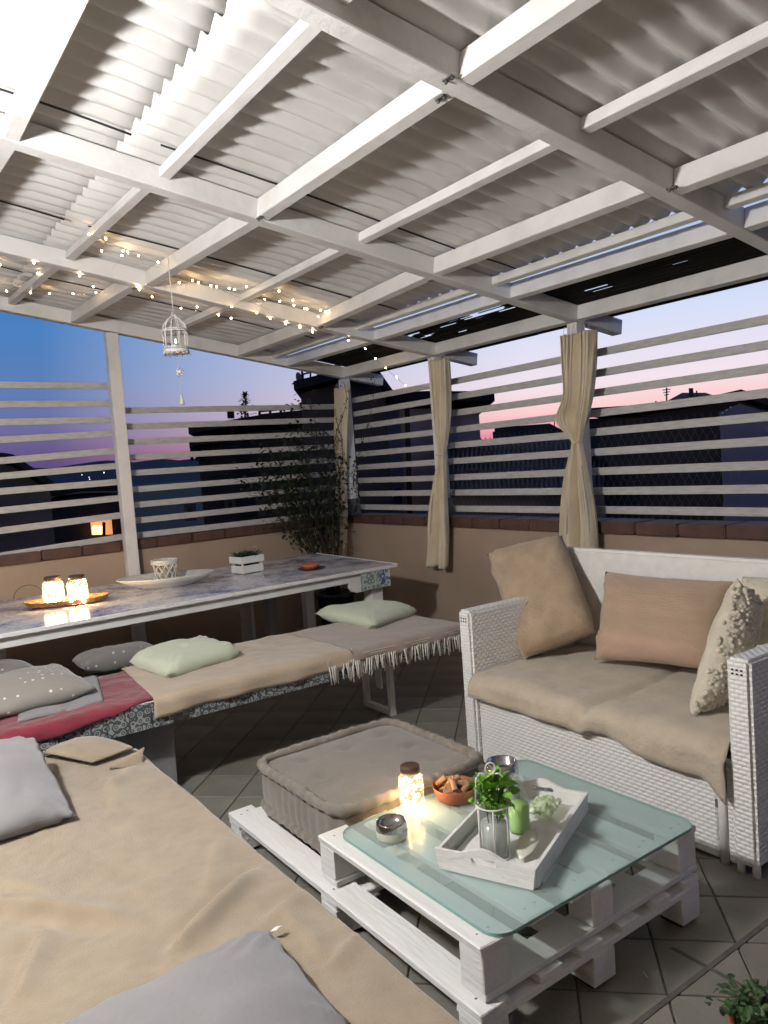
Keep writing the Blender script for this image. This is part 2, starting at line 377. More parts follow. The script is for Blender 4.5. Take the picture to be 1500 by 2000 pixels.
def prism(name, outer, holes, O, ax, ay, th, mat, parent=None, bev=0):
    """flat outline (2d, metres) in the plane O,ax,ay; thickness th along ax x ay"""
    O = Vector(O); ax = Vector(ax).normalized(); ay = Vector(ay).normalized(); nz = ax.cross(ay)
    bm = bmesh.new(); ed = []
    for lp in [outer]+list(holes):
        vs = [bm.verts.new(O+ax*x+ay*y) for x, y in lp]
        for i in range(len(vs)): ed.append(bm.edges.new((vs[i], vs[(i+1) % len(vs)])))
    bmesh.ops.triangle_fill(bm, edges=ed, use_beauty=True, use_dissolve=False)
    r = bmesh.ops.extrude_face_region(bm, geom=bm.faces[:])
    bmesh.ops.translate(bm, verts=[g for g in r['geom'] if isinstance(g, bmesh.types.BMVert)], vec=nz*th)
    return obj(name, bm, mat, parent)
def share(src, name, loc, parent=None, rz=0, mat=None):
    o = src.copy(); o.name = name; COL.objects.link(o); o.location = loc; o.rotation_euler.z = rz; o.parent = parent
    return o
def copy_tree(o, parent=None):
    c = o.copy(); COL.objects.link(c); c.parent = parent
    for ch in o.children: copy_tree(ch, c)
    return c
# ------------------------------------------------------------------ ground, hills, town
darkg = M('far_ground', (.03, .032, .03), .95, (.05, .045, .04), .02)
hillm = M('hill_scrub', (.035, .04, .07), .95, (.05, .05, .085), .004)
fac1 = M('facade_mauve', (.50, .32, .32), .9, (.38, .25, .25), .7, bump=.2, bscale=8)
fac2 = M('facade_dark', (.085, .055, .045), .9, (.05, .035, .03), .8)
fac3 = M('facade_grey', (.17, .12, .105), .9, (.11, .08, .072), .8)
rooft = M('roof_dark_tile', (.045, .026, .02), .85, (.03, .018, .014), 3)
tilem = M('roof_purple_tile', (.20, .12, .11), .8, (.05, .032, .028), 1.3)
glassd = M('window_dark', (.012, .012, .016), .2)
blackm = M('iron_black', (.02, .02, .022), .6)
bm = bmesh.new(); bmesh.ops.create_circle(bm, cap_ends=True, radius=7000, segments=64)
bmesh.ops.translate(bm, verts=bm.verts, vec=(0, 0, -14)); tag(obj('ground', bm, darkg), kind='structure')
ridge = [(-900, 925), (-300, 915), (0, 909), (25, 911), (60, 913), (100, 915), (140, 908), (175, 903), (205, 899), (235, 900), (262, 903), (290, 899), (320, 896), (350, 899), (400, 893), (480, 885), (600, 878), (800, 872), (1000, 862), (1300, 850), (1700, 835), (2300, 800)]
bm = bmesh.new(); A = []; B_ = []; C_ = []
pp = []
for (x0, y0), (x1, y1) in zip(ridge, ridge[1:]):
    k = max(2, int((x1-x0)/12))
    for i in range(k): pp.append((x0+(x1-x0)*i/k, y0+(y1-y0)*i/k))
for x, y in pp:
    p = UD(x, y-.8*ns(x*.05, 3), 3600); q = Vector((p.x, p.y, -14)); d = Vector((p.x, p.y, 0)).normalized()
    A.append(bm.verts.new(q-d*900)); B_.append(bm.verts.new(Vector(p))); C_.append(bm.verts.new(q+d*700))
for i in range(len(A)-1):
    bm.faces.new((A[i], A[i+1], B_[i+1], B_[i])); bm.faces.new((B_[i], B_[i+1], C_[i+1], C_[i]))
tag(obj('hills', bm, hillm, smooth=False), kind='structure')
def outline(name, pts, D, depth, mat, parent, zb=-14, dD=0):
    """a block whose front has the given top outline, D metres away, running back by depth"""
    f = [UD(x, y, D+dD) for x, y in pts]
    c = (f[0]+f[-1])/2; d = Vector((c.x, c.y, 0)).normalized()
    f = [f[0]] + f[1:]
    front = [Vector((f[0].x, f[0].y, zb))] + f + [Vector((f[-1].x, f[-1].y, zb))]
    bm = bmesh.new(); a = [bm.verts.new(p) for p in front]; b = [bm.verts.new(p+d*depth) for p in front]
    bm.faces.new(a); bm.faces.new(b[::-1])
    n = len(a)
    for i in range(n): bm.faces.new((a[i], b[i], b[(i+1) % n], a[(i+1) % n]))
    bmesh.ops.triangulate(bm, faces=[q for q in bm.faces if len(q.verts) > 4])
    return obj(name, bm, mat, parent)
def slab(name, pts, D, depth, th, mat, parent, over=.3):
    f = [UD(x, y, D) for x, y in pts]; c = (f[0]+f[-1])/2; d = Vector((c.x, c.y, 0)).normalized()
    bm = bmesh.new()
    rows = [[bm.verts.new(p-d*over+Vector((0, 0, z))) for p in f] for z in (0, th)] + [[bm.verts.new(p+d*(depth+over)+Vector((0, 0, z))) for p in f] for z in (0, th)]
    n = len(f)
    for i in range(n-1):
        bm.faces.new((rows[0][i], rows[0][i+1], rows[1][i+1], rows[1][i])); bm.faces.new((rows[2][i], rows[3][i], rows[3][i+1], rows[2][i+1]))
        bm.faces.new((rows[1][i], rows[1][i+1], rows[3][i+1], rows[3][i])); bm.faces.new((rows[0][i], rows[2][i], rows[2][i+1], rows[0][i+1]))
    for i in (0, n-1): bm.faces.new((rows[0][i], rows[1][i], rows[3][i], rows[2][i]))
    return obj(name, bm, mat, parent)
def windowat(px0, py0, px1, py1, D, parent, mat=None, th=.08):
    q = [UD(x, y, D-.05) for x, y in ((px0, py1), (px1, py1), (px1, py0), (px0, py0))]
    ax = (q[1]-q[0]); wv = ax.length; hv = (q[3]-q[0]).length; ax.z = 0
    fr = prism('window', [(0, 0), (wv, 0), (wv, hv), (0, hv)], [[(.08, .08), (wv-.08, .08), (wv-.08, hv-.08), (.08, hv-.08)]], q[0], ax, (0, 0, 1), -th, fac3, parent)
    pn = prism('pane', [(.07, .07), (wv-.07, .07), (wv-.07, hv-.07), (.07, hv-.07)], [], q[0]+Vector((q[0].x, q[0].y, 0)).normalized()*.04, ax, (0, 0, 1), -.02, mat or glassd, None)
    pn.parent = fr; pn.location = pn.location - wloc(fr)
    return fr
def railing(parent, pts, D, hpx, nb, r=.03):
    rl = bmesh.new()
    for k in (0, .5, 1):
        addtube(rl, [UD(x, y-hpx*k, D) for x, y in pts], r, seg=5)
    (xa, ya), (xb, yb) = pts[0], pts[-1]
    for i in range(nb+1):
        t = i/nb; x = xa+(xb-xa)*t; y = ya+(yb-ya)*t
        addtube(rl, [UD(x, y, D), UD(x, y-hpx, D)], r, seg=5)
    return obj('railing', rl, blackm, parent)
# the long mauve block in the middle with its stair tower
b = thing('apartment_block', UD(800, 900, 15)*1, 'long mauve apartment block with flat eaves behind the corner curtains', 'building')
b.location.z = -14
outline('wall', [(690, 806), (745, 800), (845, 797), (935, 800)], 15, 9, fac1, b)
slab('roof', [(700, 797), (750, 789), (840, 786), (962, 787)], 15, 9, .18, rooft, b, .5)
outline('chimney', [(806, 779), (842, 777)], 16, .8, rooft, b, zb=UD(820, 800, 16).z)
outline('chimney', [(822, 764), (838, 763)], 16.3, .5, rooft, b, zb=UD(820, 790, 16).z)
for x in (795, 860): tube('downpipe', [UD(x, 798, 14.9), UD(x+6, 1040, 14.9)], .05, fac2, b, seg=6)
for q in ((712, 930, 732, 968), (770, 955, 786, 985), (902, 930, 916, 958)): windowat(*q, 15, b)
t = thing('stair_tower', UD(660, 900, 13.2), 'dark roof stair tower with dish, railing and sloping eave', 'tower'); t.location.z = -14
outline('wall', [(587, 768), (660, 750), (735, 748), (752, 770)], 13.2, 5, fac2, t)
slab('roof', [(577, 765), (660, 744), (738, 742), (772, 790)], 13.2, 5, .14, rooft, t, .35)
outline('wall', [(694, 726), (741, 728)], 13.8, 2.5, fac3, t, zb=UD(700, 745, 13.8).z)
outline('chimney', [(726, 717), (736, 717)], 14.1, .3, rooft, t, zb=UD(730, 730, 14).z)
slab('ledge', [(688, 742), (748, 750)], 13.4, 2, .1, rooft, t, .2)
windowat(600, 779, 609, 795, 13.2, t)
railing(t, [(592, 757), (664, 738)], 12.9, 26, 5, r=.016)
dish = bmesh.new(); addlathe(dish, [(.0, -.03), (.08, -.02), (.13, 0), (.13, .008), (.08, -.012), (0, -.02)], (0, 0, 0), seg=20)
bmesh.ops.rotate(dish, verts=dish.verts, cent=(0, 0, 0), matrix=Matrix.Rotation(R(80), 3, 'Y') @ Matrix.Rotation(R(-35), 3, 'X'))
bmesh.ops.translate(dish, verts=dish.verts, vec=UD(585, 742, 12.9)); obj('satellite_dish', dish, blackm, t, smooth=True)
tube('dish_mast', [UD(590, 722, 13.1), UD(591, 768, 13.1)], .022, blackm, t, seg=6); tube('dish_arm', [UD(585, 744, 12.9), UD(571, 750, 12.7)], .012, blackm, t, seg=5)
# low block to the left of it
b = thing('terrace_house', UD(460, 900, 17), 'dark low pitched house with railed terrace left of the tower', 'building'); b.location.z = -14
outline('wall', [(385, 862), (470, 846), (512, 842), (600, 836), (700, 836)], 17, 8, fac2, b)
slab('roof', [(373, 850), (450, 836), (515, 825), (600, 818), (640, 818)], 17, 8, .14, rooft, b, .5)
outline('chimney', [(447, 822), (456, 822)], 17, .5, fac2, b, zb=UD(450, 850, 17).z); slab('chimney_cap', [(444, 814), (458, 814)], 17, .5, .14, rooft, b, .05)
railing(b, [(507, 820), (590, 812)], 16.6, 17, 4)
slab('canopy', [(371, 877), (388, 868), (430, 866)], 15.5, 2, .12, rooft, b, .3)
for q in ((362, 985, 385, 1018), (440, 975, 462, 1005), (505, 975, 520, 1010)): windowat(*q, 17, b)
for x in (374, 384, 394): tube('canopy_post', [UD(x, 878, 15.4), UD(x+1, 900, 15.4)], .03, blackm, b, seg=5)
# lit house and gabled neighbours on the left
b = thing('gabled_house', UD(30, 950, 13), 'dark gabled house at the far left behind the slats', 'building'); b.location.z = -14
outline('wall', [(-260, 960), (-60, 915), (0, 908), (22, 910), (60, 935), (98, 962)], 13, 7, fac3, b); slab('roof', [(-270, 955), (-60, 908), (4, 901), (24, 904), (64, 930), (102, 956)], 13, 7, .12, rooft, b, .3)
b = thing('lit_house', UD(190, 1000, 26), 'far house with a warm lit porch beside the fence post', 'house'); b.location.z = -14
outline('wall', [(95, 975), (160, 968), (240, 966)], 27, 8, fac2, b); slab('roof', [(88, 972), (160, 960), (250, 958)], 27, 8, .2, rooft, b, .5)
em = M('porch_glow', (.8, .45, .2), .6, emit=(1, .62, .25), estr=3.2); em2 = M('glowing_porch_wall', (.8, .4, .2), .7, emit=(1, .42, .16), estr=.7)
prism('glowing_porch_wall', [(0, 0), (.66, 0), (.66, .62), (0, .62)], [], UD(179, 1045, 26.9), UD(215, 1044, 26.9)-UD(179, 1045, 26.9), (0, 0, 1), -.05, em2, b)  # wall glows by emission in place of lamplight falling on it
prism('lit_window', [(0, 0), (.34, 0), (.34, .27), (.05, .3), (0, .2)], [], UD(181, 1044, 26.7), UD(215, 1043, 26.7)-UD(181, 1044, 26.7), (0, 0, 1), -.05, em, b)
tube('porch_post', [UD(203, 1048, 26.5), UD(203, 1020, 26.5)], .06, blackm, b, seg=6)
for i, (x, y, z_) in enumerate(((160, 927.5, .9), (174, 932, .8), (175, 936, .8), (203, 923, 1.3), (470, 985, .5))):
    bm = bmesh.new(); bmesh.ops.create_icosphere(bm, subdivisions=1, radius=z_*(1 if i < 4 else .02)); bmesh.ops.translate(bm, verts=bm.verts, vec=UD(x, y, 1900 if i < 4 else 16.9))
    if i < 4: tag(obj('distant_lamp', bm, M('town_lamp%d' % i, (1, .95, .85), .5, emit=(1, .93, .8), estr=5)), ('leftmost tiny town light on the far hill', 'upper of two tiny stacked town lights on the hill', 'lower of two tiny stacked town lights on the hill', 'brightest tiny town light on the hill beside the fence post')[i], 'light', 'town lights on the far hill')
    else: bm.free()
# right hand side roofs
b = thing('hip_roof_house', UD(1350, 850, 18), 'dark hip roofed house with chimney and aerials on the right', 'house'); b.location.z = -14
outline('wall', [(1235, 812), (1300, 806), (1460, 796)], 18.6, 8, fac2, b)
def hiproof(pL, pR, rL, rR, D, depth, parent):
    a = UD(*pL, D); c = UD(*pR, D); d = Vector((a.x+c.x, a.y+c.y, 0)).normalized()
    r1 = UD(*rL, D+depth/2); r2 = UD(*rR, D+depth/2); bm = bmesh.new()
    v = [bm.verts.new(p) for p in (a, c, c+d*depth, a+d*depth, r1, r2)]
    lo = [bm.verts.new(p.co-Vector((0, 0, .15))) for p in v[:4]]
    bm.faces.new((v[0], v[1], v[5], v[4])); bm.faces.new((v[1], v[2], v[5])); bm.faces.new((v[2], v[3], v[4], v[5])); bm.faces.new((v[3], v[0], v[4]))
    for i in range(4): bm.faces.new((v[i], lo[i], lo[(i+1) % 4], v[(i+1) % 4]))
    bm.faces.new(lo); return obj('roof', bm, rooft, parent)
hiproof((1278, 797), (1440, 788), (1332, 767), (1378, 767), 18, 7, b)
outline('chimney', [(1345, 758), (1354, 758)], 20, .4, M('chimney_brick', (.16, .07, .05), .8), b, zb=UD(1350, 775, 20).z); outline('chimney', [(1359, 763), (1362, 763)], 20, .2, blackm, b, zb=UD(1360, 775, 20).z)
def aerial(x, y0, y1, D, parent, wpx=8):
    bm = bmesh.new(); addtube(bm, [UD(x, y0, D), UD(x, y1, D)], .018, seg=5)
    for k in range(3):
        yy = y0+4+k*5; addtube(bm, [UD(x-wpx*(1-.2*k), yy+1, D), UD(x+wpx*(1-.2*k), yy-1, D)], .010, seg=4)
    obj('aerial', bm, blackm, parent)
aerial(1302, 757, 790, 19.5, b); aerial(1441, 764, 785, 19.5, b, 5); aerial(1281, 783, 800, 19, b, 1); aerial(1422, 768, 780, 19.5, b, 5)
b = thing('near_gable_house', UD(1420, 870, 12), 'large dark house with lilac gable end at the right edge', 'house'); b.location.z = -14
outline('wall', [(1150, 818), (1250, 812), (1390, 795), (1445, 783), (1530, 812), (1700, 860)], 12.5, 7, fac2, b)
slab('roof', [(1140, 812), (1250, 805), (1390, 789), (1447, 776), (1532, 805), (1700, 852)], 12.5, 7, .1, rooft, b, .3)
outline('gable_wall', [(1405, 805), (1445, 788), (1520, 812), (1600, 840)], 12.5, .2, M('lilac_gable', (.28, .22, .26), .9), b, dD=-.2)
for k in range(3): tube('gutter_clip', [UD(1409+k*8, 808-k*5.5, 12.2), UD(1413+k*8, 805.5-k*5.5, 12.2)], .012, white, b, seg=5)
# middle distance silhouettes and tiled roofs
b = thing('rooftop_cluster', UD(1020, 850, 30), 'far cluster of flat roofs with stub chimneys against pink sky', 'building'); b.location.z = -14
outline('wall', [(962, 843), (966, 843), (966, 836), (978, 834), (983, 842), (1000, 842), (1020, 840), (1046, 838), (1050, 829), (1074, 827), (1078, 838), (1110, 846), (1150, 850)], 30, 12, fac2, b)
for x in (976, 981): outline('chimney', [(x-1.5, 831), (x+1.5, 831)], 30, .3, fac2, b, zb=UD(x, 845, 30).z)
aerial(1017, 833, 842, 29.9, b, 1); aerial(1083, 823, 842, 29.9, b, 1)
b = thing('tiled_roof_house', UD(1000, 930, 11), 'house with ribbed purple tiled roof between the two right curtains', 'house'); b.location.z = -14
def tileroof(pL, pR, rL, rR, D, depth, parent, mat, nrib):
    a = UD(*pL, D); c = UD(*pR, D); e = UD(*rL, D+depth); g = UD(*rR, D+depth); bm = bmesh.new()
    nu = nrib*4; V = []
    for i in range(nu+1):
        u = i/nu; hgt = .05*math.cos(i*math.pi/2)
        V.append([bm.verts.new((a*(1-u)+c*u)*(1-v)+(e*(1-u)+g*u)*v+Vector((0, 0, hgt))) for v in (0, .25, .5, .75, 1)])
    for i in range(nu):
        for j in range(4): bm.faces.new((V[i][j], V[i+1][j], V[i+1][j+1], V[i][j+1]))
    return obj('tiled_roof', bm, mat, parent, smooth=True)
tileroof((850, 960), (1180, 960), (850, 862), (1180, 852), 10, 6, b, tilem, 36)
outline('wall', [(850, 958), (1180, 958)], 10.2, 5.6, fac3, b)
outline('dormer', [(910, 918), (935, 917)], 11.2, 1.5, fac2, b, zb=UD(920, 955, 10).z)
outline('dormer', [(943, 880), (960, 879)], 13, 1, fac2, b, zb=UD(920, 930, 12).z)
# ------------------------------------------------------------------ terrace floor: diagonal tiles
tag(box('floor', (-6.6, -2.0, -.2), (1.6, 4.3, -.006), grout, bev=0), kind='structure')
floor_ob = bpy.data.objects['floor']
S = .24; T0 = .571; Q0 = 2.315; q2 = 1/math.sqrt(2)
cells = []
for i in range(-40, 40):
    for j in range(-40, 40):
        s_ = T0+(i+.5)*S; t_ = Q0+(j+.5)*S
        x = (s_-t_)*q2; y = (s_+t_)*q2
        if -6.2 < x < 1.3 and -1.6 < y < 4.0:
            v = Vector((x, y, 0))-EYE; dd = v.dot(FW); px = 750+F*v.dot(RT)/dd if dd > .1 else -9999; py = 1000-F*v.dot(UP)/dd if dd > .1 else 9999
            vis = -60 < px < 1560 and py < 2060
            hid = (-3.35 < x < -.6 and y < .8)
            cells.append(((0 if vis and not hid else 1), v.length, x, y))
cells.sort()
def tilebm(g=.003):
    bm = bmesh.new(); a = S/2-g; addbox(bm, (-a, -a, -.012), (a, a, 0)); bmesh.ops.bevel(bm, geom=[e for e in bm.edges if all(v.co.z > -.001 for v in e.verts)], offset=.002, segments=1, affect='EDGES'); return bm
protos = []
for m in tiles:
    me = bpy.data.meshes.new('floor_tile'); bm = tilebm(); bm.to_mesh(me); bm.free(); me.materials.append(m); protos.append(me)
off = wloc(floor_ob); rest = bmesh.new()
for k, (_, _, x, y) in enumerate(cells):
    z = random.uniform(-.0012, .0006)
    if k < 298:
        o = bpy.data.objects.new('floor_tile', protos[k % 3 if random.random() < .6 else 0]); COL.objects.link(o); o.parent = floor_ob
        o.location = Vector((x, y, z))-off; o.rotation_euler = (random.uniform(-.002, .002), random.uniform(-.002, .002), R(45))
    else:
        tb = tilebm(); bmesh.ops.rotate(tb, verts=tb.verts, cent=(0, 0, 0), matrix=Matrix.Rotation(R(45), 3, 'Z')); bmesh.ops.translate(tb, verts=tb.verts, vec=(x, y, z))
        tm = bpy.data.meshes.new('t'); tb.to_mesh(tm); tb.free(); rest.from_mesh(tm); bpy.data.meshes.remove(tm)
tag(obj('floor_tile_field', rest, tiles[0], floor_ob), kind='stuff')
# ------------------------------------------------------------------ parapet walls with terracotta cap tiles
def capwall(name, a, b_, axis, label):
    t = thing(name, ((a[0]+b_[0])/2, (a[1]+b_[1])/2, 0), label, 'wall')
    box('masonry', (a[0], a[1], -.2), (b_[0], b_[1], .93), plaster, t, bev=0)
    k = 0
    lo, hi = (a[axis], b_[axis]); n = int((hi-lo)/.3)
    for i in range(n):
        p = lo+i*.3; q_ = p+.294; z = .932+random.uniform(0, .003)
        A_ = [a[0]-.03, a[1]-.03, z]; B2 = [b_[0]+.03, b_[1]+.03, z+.078]; A_[axis] = p; B2[axis] = q_
        o = box('cap_tile', A_, B2, capm, t, bev=.008, seg=2)
    return t
wb = capwall('parapet_wall', (-6.27, 4.03), (1.5, 4.22), 0, 'beige parapet wall behind the wicker sofa with terracotta cap')
wa = capwall('parapet_wall', (-6.46, -1.8), (-6.27, 4.2), 1, 'beige parapet wall behind the dining table with dark cap')
for o in (box('skirting', (-6.25, 4.012, 0), (1.5, 4.03, .085), tiles[0], wb, bev=.003),): pass
hw = thing('unseen_wall', (-2.4, -1.9, 0), 'unseen plaster house wall at the back of the terrace', 'wall'); box('masonry', (-6.5, -2.0, -.2), (1.6, -1.8, 3.6), plaster, hw, bev=0)
hs = thing('unseen_wall', (1.7, 0, 0), 'unseen plaster wall added right of the terrace to block sky light', 'wall'); box('masonry', (1.6, -2.0, -.2), (1.8, 2.6, 3.6), plaster, hs, bev=0)  # unseen wall added to block blue sky light and bounce warm light
# ------------------------------------------------------------------ pergola
pg = thing('pergola', (-2.6, 1.2, 0), 'white timber pergola with corrugated roof sheets over the terrace', 'pergola')
BX = [-6.20, -4.83, -3.37, -1.91, -.45, 1.0]; BW = .08; BH = .10
for i, x in enumerate(BX):
    y0, y1 = -1.8, (4.46 if i < 5 else 4.46)
    bar('beam', (x, y0, roof(y0)+BH/2), (x, y1, roof(y1)+BH/2), BW, BH, beamw, pg, bev=.004)
rowsX = [  # (y at left, y at right) of each bay for the cross rafters, kind
    ('full', [(4.0, 4.0)]*5), ('full', [(3.40, 3.42), (3.41, 3.41), (3.40, 3.42), (3.41, 3.41), (3.4, 3.4)]),
    ('batten', [(3.275, 3.275)]*5), ('full', [(2.92, 2.93), (2.92, 2.82), (2.81, 2.81), (2.88, 2.88), (2.85, 2.85)]),
    ('batten', [(2.28, 2.34)]+[(2.34, 2.34)]*4), ('full', [(1.56, 1.62), (1.68, 1.74), (1.74, 1.74), (1.74, 1.74), (1.74, 1.74)]),
    ('batten', [(1.15, 1.22), (1.24, 1.28)]+[(1.30, 1.30)]*3), ('full', [(.5, .6), (.6, .66), (.66, .66), (.66, .66), (.66, .66)]), ('batten', [(.1, .1)]*5), ('full', [(-.5, -.5)]*5), ('full', [(-1.1, -1.1)]*5), ('full', [(-1.72, -1.72)]*5)]
for kind, bays in rowsX:
    for i, (ya, yb) in enumerate(bays):
        xa = BX[i]+BW/2+.001; xb = BX[i+1]-BW/2-.001
        if kind == 'full': bar('rafter', (xa, ya+.03, roof(ya+.03)+BH/2+.001), (xb, yb+.03, roof(yb+.03)+BH/2+.001), .06, BH-.006, beamw, pg, bev=.004, up=Vector((0, .16, 1)))
        else: bar('batten', (xa, ya, roof(ya)+.072), (xb, yb, roof(yb)+.072), .048, .048, beamw, pg, bev=.003, up=Vector((0, .16, 1)))
# posts
for x in BX[:5]:
    box('post', (x-.042, 3.985, 1.012), (x+.042, 4.065, roof(4.065)-.001), beamw, pg, bev=.004)
    for zz, dz in ((1.012, .16),): box('post_shoe', (x-.050, 3.977, zz), (x+.050, 4.073, zz+dz), steel, pg, bev=.003)
box('post', (-6.238, 1.81, 0), (-6.155, 1.905, roof(1.905)-.001), beamw, pg, bev=.004)
box('post', (-6.238, -1.2, 0), (-6.155, -1.1, roof(-1.1)-.001), beamw, pg, bev=.004)
for (x, y) in ((BX[3]-.07, 1.75), (BX[3]+.03, 1.70), (BX[2]+.06, 1.74), (BX[3]+.06, 2.84), (BX[1]-.06, 1.64), (BX[1]+.06, 2.93), (BX[2]-.05, 2.86)):
    bm = bmesh.new(); addbox(bm, (x-.022, y-.008, roof(y)-.004), (x+.022, y+.012, roof(y)+.002)); addtube(bm, [(x-.012, y, roof(y)-.014), (x-.012, y, roof(y))], .005, seg=6); addtube(bm, [(x+.014, y+.004, roof(y)-.011), (x+.014, y+.004, roof(y))], .005, seg=6)
    obj('bracket', bm, steel, pg)
# corrugated sheets: ridges run down the slope
PER = .114; AMP = .0205
def corr(x0, x1, y0, y1, lift, seed):
    bm = bmesh.new(); nx = int(round((x1-x0)/PER*12)); ny = 20; V = []
    for i in range(nx+1):
        x = x0+(x1-x0)*i/nx; row = []
        for j in range(ny+1):
            y = y0+(y1-y0)*j/ny
            edge = min(1, min(i, nx-i)/6)
            cz_ = math.cos(2*math.pi*x/PER); z = roof(y)+BH+.003+AMP+lift+AMP*(.5*cz_+.5*(1-2*abs(math.sin(math.pi*x/PER))**.8))+(.006*ns(x*.8, y*2.2, seed)+.003*ns(x*3, y*5, seed+4))*1.0
            z += (1-edge)*(.006+.006*abs(ns(y*1.5, seed*3)))
            row.append(bm.verts.new((x, y+.004*ns(x*9, seed), z)))
        V.append(row)
    th = .0022; V2 = [[bm.verts.new(v.co+Vector((0, 0, th))) for v in r_] for r_ in V]
    for i in range(nx):
        for j in range(ny):
            bm.faces.new((V[i][j], V[i][j+1], V[i+1][j+1], V[i+1][j])); bm.faces.new((V2[i][j], V2[i+1][j], V2[i+1][j+1], V2[i][j+1]))
        for j in (0, ny): bm.faces.new((V[i][j], V[i+1][j], V2[i+1][j], V2[i][j]))
    for i in (0, nx):
        for j in range(ny): bm.faces.new((V[i][j], V2[i][j], V2[i][j+1], V[i][j+1]))
    o = obj('roof_sheet', bm, [sheetm], pg, smooth=True)
    # dark strip drawn along the lap
    return o
SX = [-6.42, -5.43, -4.29, -3.15, -2.01, -.87, .27, 1.3]
sd = 0
for a_, b2 in zip(SX, SX[1:]):
    for (y0, y1, lf) in ((-1.95, 1.19, .006), (1.10, 3.320, 0)):
        sd += 1; corr(a_, b2+.05, y0, y1, lf+.0035*(sd//2 % 2), sd)
    if b2 < 1:
        for (y0, y1) in ((.55, 1.1), (1.22, 2.9), (2.95, 3.35)) if b2 not in (.27,) else ():
            bm = bmesh.new(); pts = []
            for k in range(13):
                y = y0+(y1-y0)*k/12; pts.append((b2+.006+.006*math.sin(y*3+b2), y, roof(y)+BH-.004+.006*math.sin(k/12*math.pi)))
            addtube(bm, pts, .0045, seg=6); obj('dark_lap_strip', bm, cutm, pg, smooth=True)
# reed mat over the last strip
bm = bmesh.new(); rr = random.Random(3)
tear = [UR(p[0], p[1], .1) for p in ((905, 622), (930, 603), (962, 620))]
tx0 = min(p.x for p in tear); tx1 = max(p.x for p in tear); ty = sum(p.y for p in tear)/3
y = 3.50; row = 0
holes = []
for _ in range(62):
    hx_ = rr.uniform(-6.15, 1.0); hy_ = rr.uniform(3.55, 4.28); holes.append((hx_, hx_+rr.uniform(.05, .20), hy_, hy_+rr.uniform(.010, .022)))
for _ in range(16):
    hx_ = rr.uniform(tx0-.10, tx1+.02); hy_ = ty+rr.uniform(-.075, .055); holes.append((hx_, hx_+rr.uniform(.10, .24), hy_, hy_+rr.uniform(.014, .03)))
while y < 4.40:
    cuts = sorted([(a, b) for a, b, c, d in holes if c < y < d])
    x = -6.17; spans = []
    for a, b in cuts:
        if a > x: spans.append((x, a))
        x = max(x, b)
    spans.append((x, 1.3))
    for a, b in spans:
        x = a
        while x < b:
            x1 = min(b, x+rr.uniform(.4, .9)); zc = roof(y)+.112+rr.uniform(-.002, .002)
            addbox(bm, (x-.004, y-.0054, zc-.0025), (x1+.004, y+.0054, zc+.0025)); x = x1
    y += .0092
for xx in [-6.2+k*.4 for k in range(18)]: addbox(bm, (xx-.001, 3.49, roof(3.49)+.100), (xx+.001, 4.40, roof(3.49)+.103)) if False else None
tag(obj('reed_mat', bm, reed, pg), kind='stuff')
bm = bmesh.new(); addtube(bm, [(x, 4.44, 2.395+.006*math.cos(x*1.4)) for x in [-6.2+.35*k for k in range(22)]], .003, seg=6); obj('wire', bm, steel, pg)
# ------------------------------------------------------------------ slat fences
def slatfence(cx, cy, label, bars, braces):
    t = thing('slat_fence', (cx, cy, 1.01), label, 'fence', 'white slat fence panels on the parapet')
    for a_, b3, h in bars: bar('slat', a_, b3, .020, h, slatm, t, bev=.002)
    return t
ZB = [2.088-.1287*k for k in range(9)]
ends = [-6.19, -4.79, -3.37, -1.915, -.45]
names = ['short white slat fence between corner curtain and middle curtain', 'white slat fence between the two tied curtains right of corner', 'long white slat fence above the wicker sofa', 'white slat fence panel beyond the right frame edge']
for k in range(4):
    xa, xb = ends[k]+.004, ends[k+1]-.004
    slatfence((xa+xb)/2, 4.1, names[k], [((xa, 4.1, z+.021+random.uniform(-.004, .004)), (xb, 4.1, z+.021+random.uniform(-.004, .004)), .049) for z in ZB],
              [((xa+.03, 4.122, 1.02), (xa+.03, 4.122, 2.13)), ((xb-.03, 4.122, 1.02), (xb-.03, 4.122, 2.13))])
zr = [2.05-.1290*k for k in range(9)]
slatfence(-6.33, 2.95, 'white slat fence behind the climbing plant above the table', [((-6.33, 1.86, z+.021+random.uniform(-.004, .004)), (-6.33, 4.05, z+.021+random.uniform(-.003, .003)), .049) for z in zr], [((-6.35, 1.9, 1.02), (-6.35, 1.9, 2.1)), ((-6.35, 3.95, 1.02), (-6.35, 3.95, 2.1))])
lz = [UX(0, p, -6.33).z for p in (758, 796, 831, 865, 906, 936, 966, 1003, 1042, 1091)]
lr = [UX(205, p, -6.33).z for p in (760, 794, 826, 853, 887, 917, 949, 981, 1015, 1058)]
ya = UX(0, 758, -6.33).y; yb = 1.85; yc = -1.8
def ext(z0, z1): return z0-(z1-z0)/(yb-ya)*(ya-yc)
slatfence(-6.33, 0, 'taller white slat fence panel at the far left behind the jars', [((-6.33, yc, ext(a_, b3)+.024), (-6.33, yb, b3+.024), .050) for a_, b3 in zip(lz, lr)], [((-6.35, 1.8, 1.02), (-6.35, 1.8, 2.3)), ((-6.35, -.2, 1.02), (-6.35, -.2, 2.3))])
